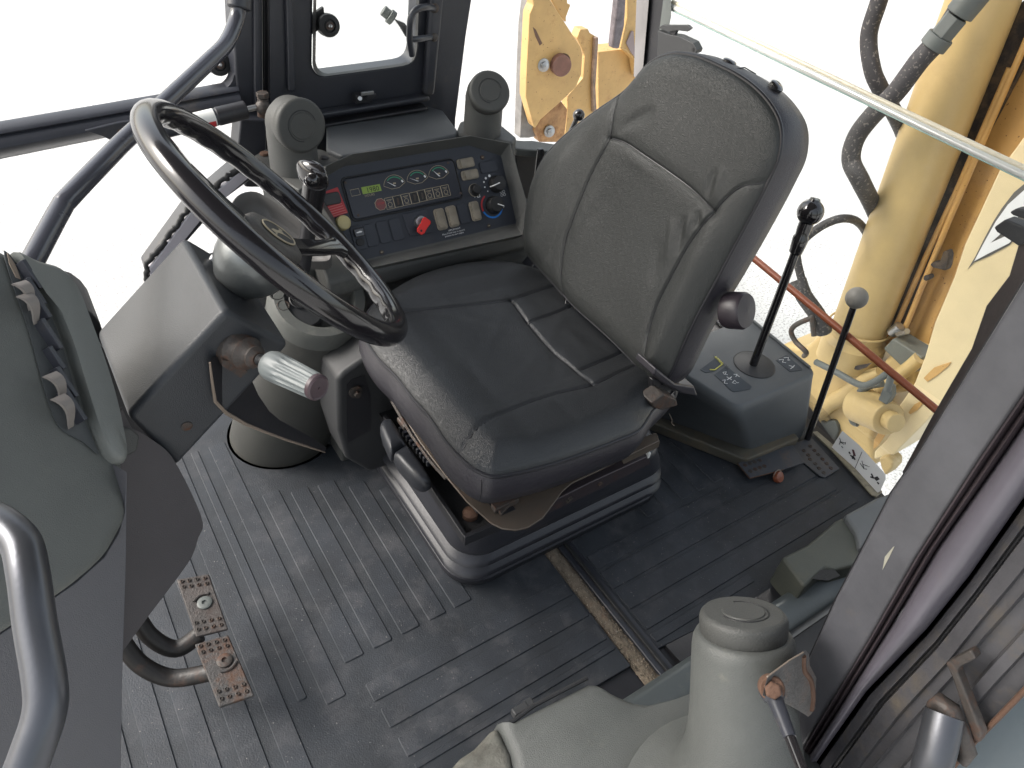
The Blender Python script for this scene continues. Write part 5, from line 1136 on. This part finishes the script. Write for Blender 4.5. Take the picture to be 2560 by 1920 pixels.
mk('fender_panel', prism([PX(u, v, .62) for u, v in [(2200, 2160), (2396, 1902), (2560, 1728), (2760, 1560), (3000, 2300), (2300, 2400)]], (.02, 0, 0)), outer_m, np_)
lwl = thing('side_wall', 'dark inner side wall below the nearest air vent', 'wall', (1.0, .1, 0))
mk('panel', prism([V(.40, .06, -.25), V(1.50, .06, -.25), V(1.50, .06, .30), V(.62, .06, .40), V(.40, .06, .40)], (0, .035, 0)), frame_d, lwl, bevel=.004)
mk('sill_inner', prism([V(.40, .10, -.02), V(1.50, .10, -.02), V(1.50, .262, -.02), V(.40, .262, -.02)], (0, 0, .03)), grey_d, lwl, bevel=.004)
# strut bracket and strut
sb = thing('strut_bracket', 'rusty steel bracket with a hex bolt holding the door strut', 'bracket', PX(1985, 1720, .47))
def PB(u, v, o=0): return PX(u, v, .372 + (u - 1905) / 130 * .085 + o)
mk('plate', prism([PB(u, v) for u, v in [(1918, 1692), (1975, 1650), (2008, 1630), (2016, 1640), (2018, 1668), (2035, 1700), (2030, 1760), (2032, 1775), (2020, 1793), (1992, 1775), (1950, 1752), (1905, 1740)]], (.004, 0, 0)), mat('bracket_steel', (.12, .115, .11), .5, metal=.3, var=.3, vscale=30, bump=.5, dirt=(.15, .07, .035), dirt_amt=.3, dscale=30), sb, bevel=.001)
mk('plate_edge', tube([PB(u, v, -.001) for u, v in [(1918, 1692), (1975, 1650), (2008, 1631)]], .0007, 6), pinktan, sb)
mk('weld', tube(catmull([PB(u, v, -.001) for u, v in [(2008, 1640), (2010, 1675), (2026, 1700), (2032, 1740), (2028, 1775)]], 5), .0026, 8), rust_m, sb)
bq = PB(1930, 1722, -.004); ba_ = nrm(V(-.55, -.35, .75))
mk('bolt', join(lathe(bq, ba_, [(.0105, -.010), (.0105, .0), (.0095, .002)], 26), lathe(bq + ba_ * .002, ba_, [(.0072, 0), (.0072, .006), (.0055, .0075), (.0001, .008)], 6, caps=False)), rust_m, sb, bevel=.0008)
ns_ = thing('door_strut', 'thin dark strut rod running down from the rusty bracket', 'gas strut', bq)
s0, s1 = PB(1930, 1730, -.002), PX(2030, 1985, .345)
sd_ = nrm(s1 - s0)
mk('rod_end', join(cyl(s0 - sd_ * .002, s0 + sd_ * .04, .0072, 16, r2=.0052), sphere(s0, .0105, 18, 12)), frame_m, ns_, ang=40)
mk('rod', cyl(s0 + sd_ * .025, s1, .0044, 14), gloss, ns_)
# rusty hinge mount with a chrome handle at the lower right corner
hm = thing('door_pull', 'shiny tube handle on a rusty welded mount at the lower right corner', 'handle', PX(2360, 1800, .50))
hp = [PX(2362, 1785, .495), PX(2345, 1860, .480), PX(2328, 1930, .470), PX(2310, 2080, .46)]
mk('tube', tube(catmull(hp, 6), .0150, 20), chrome, hm)
mk('weld_collar', tube([PX(u, v, .500) for u, v in [(2330, 1765), (2350, 1755), (2375, 1775), (2400, 1830), (2420, 1880), (2410, 1900), (2385, 1880)]], [.005, .0075, .0085, .008, .007, .0055, .004], 9), rusty, hm, ang=60)
mk('angle_bracket', prism([PX(u, v, .505) for u, v in [(2362, 1658), (2425, 1625), (2440, 1648), (2400, 1668), (2392, 1680), (2455, 1838), (2448, 1860), (2432, 1850), (2378, 1690)]], (.010, 0, 0)), rusty, hm, bevel=.002)
# ================================================================== rear window, rod, catches
rw = thing('rear_window', 'rear sliding window pane with a bright polished glass edge', 'window', (1.5, .95, .55))
ge0, ge1 = PX(1672, 10, 1.5), PX(2620, 468, 1.5)
zt_ = (ge0[2] + ge1[2]) / 2
yA, yB = .32, 1.475
mk('pane', ([V(1.5, yA, .31), V(1.5, yB, .31), V(1.5, yB, ge0[2]), V(1.5, yA, ge1[2])], [(0, 1, 2, 3)]), glass_m, rw, smooth=False)
eg = bpy.data.materials.new('glass_edge'); eg.use_nodes = True; b_ = eg.node_tree.nodes['Principled BSDF']
b_.inputs['Base Color'].default_value = (.62, .63, .60, 1); b_.inputs['Roughness'].default_value = .12; b_.inputs['Metallic'].default_value = .2
a, b2 = V(1.5, yA, ge1[2] - .003), V(1.5, yB, ge0[2] - .003)
mk('polished_edge', tube([a, b2], .0075, 12), eg, rw)
mk('edge_lip', tube([a + V(.004, 0, .010), b2 + V(.004, 0, .010)], .005, 10), mat('cream_edge', (.62, .57, .44), .3, var=.2, bump=.1), rw)
mk('green_line', tube([a + V(-.006, 0, -.006), b2 + V(-.006, 0, -.006)], .0012, 8), mat('glass_green', (.22, .34, .31), .2, var=.1, bump=0), rw)
lw_ = thing('lower_rear_glass', 'low fixed rear pane behind the levers, faintly dusty', 'window', (1.53, .8, .1))
mk('pane', ([V(1.555, .40, -.02), V(1.59, 1.45, -.02), V(1.53, 1.45, .305), V(1.51, .40, .29)], [(0, 1, 2, 3)]), glass_m, lw_, smooth=False)
br = thing('brown_rod', 'long thin red brown rod crossing behind the two rear levers', 'rod', PX(2100, 830, 1.5))
mk('rod', cyl(PX(1820, 592, 1.5), PX(2420, 1090, 1.5), .0088, 14), brownrod, br)
oil_m = mat('brown_frame', (.055, .045, .042), .5, var=.3, bump=.2, dirt=(.12, .08, .05), dirt_amt=.2)
# rear far corner post
rc = thing('rear_post', 'dark rear corner post rising behind the seat backrest', 'post', PX(1620, 80, 1.5))
mk('post', prism([PX(u, v, 1.5) for u, v in [(1668, -900), (1610, -900), (1606, 0), (1592, 200), (1585, 520), (1630, 520), (1640, 180), (1664, 0)]], (.05, .03, 0)), frame_d, rc, bevel=.004)
mk('pale_flange', prism([PX(u, v, 1.49) for u, v in [(1600, -900), (1612, -900), (1622, 0), (1606, 190), (1596, 200), (1604, 0)]], (.008, .03, 0)), mat('flange_grey', (.20, .19, .19), .5, var=.15, bump=.1), rc)
mk('inner_strip', prism([PX(u, v, 1.485) for u, v in [(1664, -300), (1676, -300), (1678, 40), (1664, 110), (1650, 300), (1640, 300), (1652, 100), (1664, 0)]], (.01, .02, 0)), hose_g, rc)
wl = thing('rear_window_catch', 'dark plastic window catch with a sprung tongue on the rear post', 'latch', PX(1690, 110, 1.45))
def z4(x, y): return (1250 + x / 2.37, y / 2.37)
mk('body', prism([PX(*z4(x, y), 1.45) for x, y in [(935, 180), (1000, 205), (1060, 215), (1145, 255), (1168, 300), (1160, 322), (1050, 315), (985, 330), (930, 345)]], (.03, .01, 0)), grey_d, wl, bevel=.002)
mk('tongue', prism([PX(*z4(x, y), 1.45) for x, y in [(938, 165), (960, 150), (1110, 150), (1132, 170), (1110, 188), (1050, 180), (990, 188)]], (.012, .004, 0)), grey_d, wl, bevel=.001)
mk('web', prism([PX(*z4(x, y), 1.455) for x, y in [(1005, 180), (1050, 180), (1035, 205), (1040, 225), (1005, 222)]], (.012, .004, 0)), frame_d, wl, bevel=.001)
mk('hole', lathe(PX(*z4(1143, 293), 1.449), (-1, 0, 0), [(.004, 0), (.004, .001)], 14), rubber, wl)
w2_ = thing('rear_window_catch', 'dark plastic window catch at the right picture edge, before the white chevron', 'latch', PX(2530, 560, 1.30))
def z6(x, y): return (2200 + x / 3.317, 400 + y / 3.317)
mk('body', prism([PX(*z6(x, y), 1.30) for x, y in [(940, 560), (1010, 510), (1040, 490), (1200, 560), (1420, 640), (1420, 760), (1200, 690), (1150, 720), (1060, 660), (965, 600)]], (.03, 0, 0)), grey_d, w2_, bevel=.003)
mk('tongue', prism([PX(*z6(x, y), 1.295) for x, y in [(1068, 435), (1130, 400), (1200, 412), (1400, 440), (1400, 540), (1190, 490), (1100, 462)]], (.02, 0, 0)), grey_d, w2_, bevel=.003)
mk('stem', prism([PX(u, v, 1.31) for u, v in [(2546, 610), (2600, 580), (2760, 420), (2700, 720), (2400, 1010), (2262, 1200), (2255, 1180), (2330, 1040), (2428, 872), (2465, 765), (2522, 690)]], (.03, 0, 0)), oil_m, w2_, bevel=.002)
# small far ball lever and side post
sbv = thing('small_ball_lever', 'small black ball knob lever peeping over the left seat shoulder', 'lever', PY(1444, 290, 1.36))
mk('ball', sphere(PY(1447, 288, 1.36), .0145, 24, 14), gloss, sbv, ang=180)
mk('shaft', cyl(PY(1440, 300, 1.36), PY(1395, 400, 1.36), .0065, 12), gloss, sbv)

# ================================================================== excavator arm outside the rear window
def z5(x, y): return (1950 + x / 3.016, 700 + y / 3.016)
bo_m = thing('backhoe_boom', 'sunlit yellow backhoe boom base with cream side plate and white chevron decal', 'machine arm', (2.2, .6, -.3))
XT = 2.15
def rp_(pts, x, m_, nm, d=.05, f_=None, bev=.004, par=None): return mk(nm, prism([PX(*(f_(*p) if f_ else p), x) for p in pts], (d, 0, 0)), m_, par or bo_m, bevel=bev)
# cylinder barrel
bA = PX(2130, 868, XT); bB = PX(2434, 60, XT)
bdir = nrm(bB - bA)
mk('barrel', lathe(bA, bdir, [(.103, -.05), (.103, .0), (.101, .02), (.101, .03), (.086, .05), (.086, 1.6)], 48), yellow, bo_m, ang=30)
mk('barrel_collar', tube([bA + bdir * .085 + (frame_of(bdir)[0] * math.cos(t) + frame_of(bdir)[1] * math.sin(t)) * .097 for t in np.linspace(0, 2 * math.pi, 49)[:-1]], .004, 6, closed=True), yellow, bo_m)
# channel, its shade put into the yellow, and oily slot
rp_([(2600, 60), (2900, 60), (2500, 424), (2411, 611), (2385, 691), (2336, 807), (2310, 905), (2235, 905), (2200, 830), (2240, 830)], XT + .08, yellow_sh, 'channel', .02)
oil = mat('oily_steel', (.11, .075, .045), .5, var=.5, vscale=18, bump=.4, dirt=(.035, .03, .03), dirt_amt=.7, dscale=16)
rp_([(2560, 0), (2640, -40), (2560, 160), (2470, 330), (2400, 480), (2340, 620), (2285, 760), (2255, 830), (2160, 830), (2190, 770), (2270, 560), (2390, 300), (2480, 60)], XT + .05, oil, 'oily_slot', .02)
for a_, b_2 in (((2262, 822), (2480, 300)), ((2240, 815), (2395, 470))):
    mk('grease_pipe', tube([PX(*a_, XT + .03), PX((a_[0] + b_2[0]) / 2 - 3, (a_[1] + b_2[1]) / 2, XT + .03), PX(*b_2, XT + .03), PX(b_2[0] + 130, b_2[1] - 300, XT + .03)], .0085, 10), yellow_sh, bo_m)
rp_([z6(x, y) for x, y in [(520, 760), (555, 750), (570, 790), (560, 880), (540, 920), (480, 905), (440, 895), (410, 870), (440, 845), (490, 850)]], XT + .015, oil, 'pipe_clamp', .03)
rp_([z6(x, y) for x, y in [(360, 960), (400, 955), (410, 985), (380, 1008), (355, 995)]], XT + .015, oil, 'pipe_clamp', .03)
# cream side plate
crm = [(2900, -100), (2700, 150), (2498, 424), (2411, 611), (2385, 691), (2336, 807), (2311, 892), (2285, 959), (2268, 985), (2232, 1036), (2240, 1060), (2215, 1100), (2186, 1128), (2183, 1150), (2232, 1138), (2320, 1050), (2372, 990), (2470, 860), (2560, 720), (2800, 400)]
rp_(crm, XT - .10, cream, 'side_plate', .18, bev=.006)
rp_([z5(x, y) for x, y in [(700, 1285), (705, 1210), (780, 1080), (855, 1010), (850, 1060), (800, 1160), (740, 1250)]], XT - .104, yellow_sh, 'plate_hole', .004)
rp_([z5(x, y) for x, y in [(1080, 740), (1160, 660), (1290, 618), (1270, 650), (1180, 725), (1110, 770)]], XT - .104, yellow_sh, 'plate_hollow', .004)
rp_([z5(x, y) for x, y in [(965, 1000), (1010, 940), (1080, 905), (1075, 935), (1030, 985), (980, 1015)]], XT - .104, yellow_sh, 'plate_hollow', .004)
chev_g = mat('chevron_grey', (.13, .12, .11), .5, var=.05, bump=0)
dc = rp_([z6(x, y) for x, y in [(728, 905), (790, 800), (860, 660), (940, 510), (1010, 400), (1110, 270), (1194, 200), (1500, 100), (1500, 300), (1300, 420), (1190, 560), (1075, 705), (900, 800), (780, 850)]], XT - .102, chev_g, 'chevron_outline', .001, bev=0)
rp_([z6(x, y) for x, y in [(782, 838), (860, 690), (960, 510), (1060, 370), (1194, 250), (1480, 160), (1480, 260), (1250, 360), (1060, 560), (915, 688), (1070, 618), (1200, 560), (1070, 690), (900, 775)]], XT - .105, whiteink, 'chevron', .001, bev=0, par=dc)
# swing casting
cast = [(1870, 900), (1960, 860), (2010, 870), (2050, 830), (2085, 850), (2180, 930), (2240, 870), (2300, 890), (2285, 960), (2262, 985), (2222, 985), (2232, 1036), (2190, 1070), (2180, 1100), (2184, 1150), (2182, 1172), (2150, 1150), (2080, 1120), (2000, 1120), (1900, 1080)]
rp_(cast, XT - .02, yellow, 'swing_casting', .20, bev=.02)
def dome(u, v, x, rx, m_=yellow, nm='casting_boss', ax=(-1, 0, .3), h=.06): return mk(nm, lathe(PX(u, v, x), ax, [(rx, -.05), (rx, 0), (rx * .95, h * .4), (rx * .8, h * .75), (rx * .5, h * .95), (.0001, h)], 32, caps=False), m_, bo_m, ang=60)
mk('casting_rib', tube(catmull([PX(u, v, XT - .04) for u, v in [(2050, 1042), (2075, 1010), (2120, 985), (2160, 950), (2200, 930)]], 6), [.018 + .012 * math.sin(k / 24 * math.pi) for k in range(25)], 14), yellow, bo_m)
mk('casting_rib', tube(catmull([PX(u, v, XT - .03) for u, v in [(2300, 895), (2265, 925), (2200, 968), (2150, 990)]], 6), .022, 14), yellow, bo_m)
# pivot boss with pin
pb0, pb1 = PX(2150, 1010, XT - .10), PX(2222, 1048, XT - .17)
mk('pivot_boss', cyl(pb0, pb1, .062, 32, r2=.052), yellow, bo_m, bevel=.004)
mk('pivot_washer', cyl(pb1, pb1 + (pb1 - pb0) * .25, .030, 26), yellow, bo_m, bevel=.004)
mk('pin_seal', tube(catmull([PX(u, v, XT - .12) for u, v in [(2205, 958), (2170, 965), (2148, 985), (2136, 1015), (2132, 1050), (2145, 1058)]], 6), .013, 12), hose_g, bo_m)
rp_([z5(x, y) for x, y in [(750, 870), (770, 820), (800, 790), (835, 810), (840, 880), (800, 945), (735, 905)]], XT - .19, hose_g, 'fitting_block', .03, bev=.005)
rp_([z5(x, y) for x, y in [(775, 520), (850, 440), (1080, 585), (1060, 640), (1020, 700), (960, 700)]], XT - .03, mat('grey_block', (.12, .125, .11), .5, var=.2, bump=.2, dirt=(.25, .22, .15), dirt_amt=.2), 'valve_block', .08, bev=.006)
rp_([z5(x, y) for x, y in [(300, 1060), (340, 1080), (365, 1055), (410, 1060), (435, 1100), (440, 1140), (395, 1250), (330, 1180)]], XT - .035, hose_g, 'dark_lug', .02, bev=.006)
rp_([z5(x, y) for x, y in [(740, 1345), (800, 1325), (850, 1370), (845, 1420), (790, 1480), (760, 1420)]], XT - .12, yellow, 'foot', .06, bev=.008)
rp_([z5(x, y) for x, y in [(455, 625), (560, 650), (690, 625), (650, 660), (590, 680), (520, 665)]], XT - .075, oil, 'oil_gap', .003, bev=0)
mk('pipe_joint', join(cyl(PX(2228, 832, XT), PX(2250, 815, XT), .016, 12), cyl(PX(2245, 835, XT - .01), PX(2268, 828, XT - .03), .010, 6)), steelm, bo_m)
# hoses and pipes
def hose(lab, uvx, r, m_, nm='hydraulic_hose', fit=None, grp='hoses and pipes outside the rear window'):
    P = catmull([PX(u, v, x) for u, v, x in uvx], 8); t = thing(nm, lab, 'hose', P[0], grp); mk('hose', tube(P, r, 16), m_, t); return t
hose('dark dusty hydraulic hose bowing left at the top of the rear window', [(2225, -80, 2.0), (2195, 10, 2.0), (2172, 90, 2.0), (2180, 170, 2.0), (2200, 220, 2.02), (2245, 300, 2.1), (2275, 370, 2.3), (2320, 440, 2.4)], .0225, hosem)
t = hose('dark hydraulic hose crossing the other hose, with grey fitting against the boom', [(2400, 20, 2.0), (2355, 90, 1.98), (2300, 150, 1.96), (2240, 230, 1.95), (2180, 290, 1.95), (2140, 345, 1.95), (2128, 400, 1.95), (2150, 450, 1.96), (2180, 510, 2.1), (2215, 590, 2.3), (2260, 660, 2.4)], .0255, hosem)
f0, f1 = PX(2330, 118, 1.965), PX(2460, -40, 1.99); fd = nrm(f1 - f0)
mk('fitting', join(lathe(f0, fd, [(.033, 0), (.033, .03)], 20), lathe(f0 + fd * .03, fd, [(.029, 0), (.029, .05)], 6), lathe(f0 + fd * .085, fd, [(.034, 0), (.034, .06), (.030, .065), (.040, .10), (.040, .17)], 20)), hose_g, t, bevel=.002)
hose('thin grey hose looping beside the long control lever', [(2010, 720, 1.9), (1992, 640, 1.9), (2010, 600, 1.9), (2060, 562, 1.92), (2110, 546, 1.95), (2150, 560, 2.1), (2180, 610, 2.3)], .0125, hosem)
hose('wide grey hose end below the loop behind the brown rod', [(1995, 700, 1.95), (2010, 740, 1.95), (2045, 790, 1.98), (2060, 830, 2.0)], .026, hosem)
hose('small bent brown pipe left of the boom foot', [(2035, 840, 1.95), (2030, 795, 1.95), (2028, 795, 1.95), (1990, 812, 1.95), (1978, 830, 1.95), (1990, 855, 1.95), (2015, 880, 1.95), (2010, 890, 2.0)], .0085, rusty, 'bent_pipe')
hose('grey bent pipe running across the yellow casting', [(2040, 905, 1.98), (2090, 930, 1.96), (2150, 962, 1.94), (2185, 955, 1.93), (2222, 932, 1.92), (2228, 938, 1.92), (2218, 975, 1.93)], .0105, hose_g, 'bent_pipe')
# ================================================================== folded arm seen through the far window
fa = thing('loader_arm', 'rust flecked yellow pivot plate and arm seen beyond the far window', 'machine arm', (2.0, 2.6, .4))
YF = 2.5
def zf(x, y): return (1280 + x / 4.609, y / 4.609)
def fpz(pts, y, m_, nm, d=.05, bev=.004): return mk(nm, prism([PY(*zf(*p), y) for p in pts], (0, d, 0)), m_, fa, bevel=bev)
fpz([(440, -300), (200, -300), (250, 60), (205, 165), (165, 900), (160, 1120), (250, 1450), (270, 1480), (330, 1380), (640, 1105), (740, 1000), (800, 860), (815, 620), (790, 540), (560, 180), (440, 0)], YF, yellow_r, 'pivot_plate', .05)
fpz([(200, -300), (190, 0), (150, 300), (130, 700), (110, 1200), (95, 1590), (190, 1590), (280, 1570), (165, 1150), (165, 500), (205, 165)], YF + .06, mat('dirty_edge', (.20, .19, .18), .6, var=.3, vscale=20, bump=.4), 'rear_edge', .05)
fpz([(440, -20), (640, -20), (640, 40), (678, 55), (625, 200), (625, 260), (560, 190)], YF + .08, yellow_r, 'upper_lug', .04)
fpz([(330, 1385), (560, 1160), (640, 1260), (600, 1640), (320, 1640), (262, 1500)], YF + .04, mat('rusty_yellow', (.40, .22, .09), .5, var=.3, vscale=20, bump=.3, dirt=RUST, dirt_amt=.4, dscale=14), 'lower_plate', .05)
fpz([(640, 1110), (820, 900), (840, 640), (750, 440), (790, 340), (880, 335), (900, 380), (1000, 440), (965, 700), (930, 1300), (900, 1700), (600, 1700), (640, 1270)], YF + .12, yellow_r, 'second_plate', .05)
fpz([(960, 440), (1000, 430), (985, 700), (965, 1000), (980, 1300), (940, 1300), (930, 1000)], YF + .10, mat('edge_rust', (.28, .20, .15), .6, var=.4, vscale=25, bump=.4), 'plate_edge', .02)
fpz([(995, 600), (1350, 560), (1420, 640), (1600, 700), (1600, 1500), (1000, 1500)], YF + .2, yellow_r, 'cross_tube', .1)
fpz([(1250, 560), (1330, 200), (1330, -300), (1700, -300), (1700, 900), (1450, 900), (1420, 700), (1330, 600)], YF + .14, yellow_r, 'third_plate', .05)
fpz([(1320, 500), (1380, 360), (1405, 360), (1420, 560), (1440, 690), (1370, 600)], YF + .13, mat('worn_steel', (.30, .24, .24), .5, var=.2, bump=.2), 'worn_edge', .01)
mk('ram_rod', prism([PY(*zf(x, y), YF + .1) for x, y in [(1255, -300), (1340, -300), (1300, 300), (1240, 570), (1160, 560), (1190, 280)]], (0, .04, 0)), mat('dirty_rod', (.16, .14, .15), .6, var=.5, vscale=30, bump=.6), fa, bevel=.01)
pc = PY(*zf(545, 740), YF - .01)
mk('pivot_pin', join(lathe(pc, (-.25, -1, .1), [(.042, -.03), (.042, .03), (.038, .034), (.0001, .034)], 28, caps=False)), mat('pin_rust', (.20, .10, .075), .6, var=.25, vscale=25, bump=.5), fa, ang=40)
mk('pin_bore', lathe(PY(*zf(570, 745), YF), (0, -1, 0), [(.046, -.002), (.046, .002)], 28), rust_m, fa)  # rust coloured disc behind the pin, set slightly to its right
for x, y in ((357, 748), (425, 1510)):
    mk('grease_nipple', lathe(PY(*zf(x, y), YF - (0 if y < 1000 else -.03)), (-.2, -1, .15), [(.026, 0), (.026, .008), (.016, .010), (.016, .025), (.0001, .03)], 20, caps=False), steelm, fa, ang=35)
fpz([(240, 310), (275, 340), (350, 500), (320, 525), (270, 420)], YF - .001, mat('scar', (.16, .09, .06), .7, var=.3, bump=.3), 'paint_scar', .001, 0)
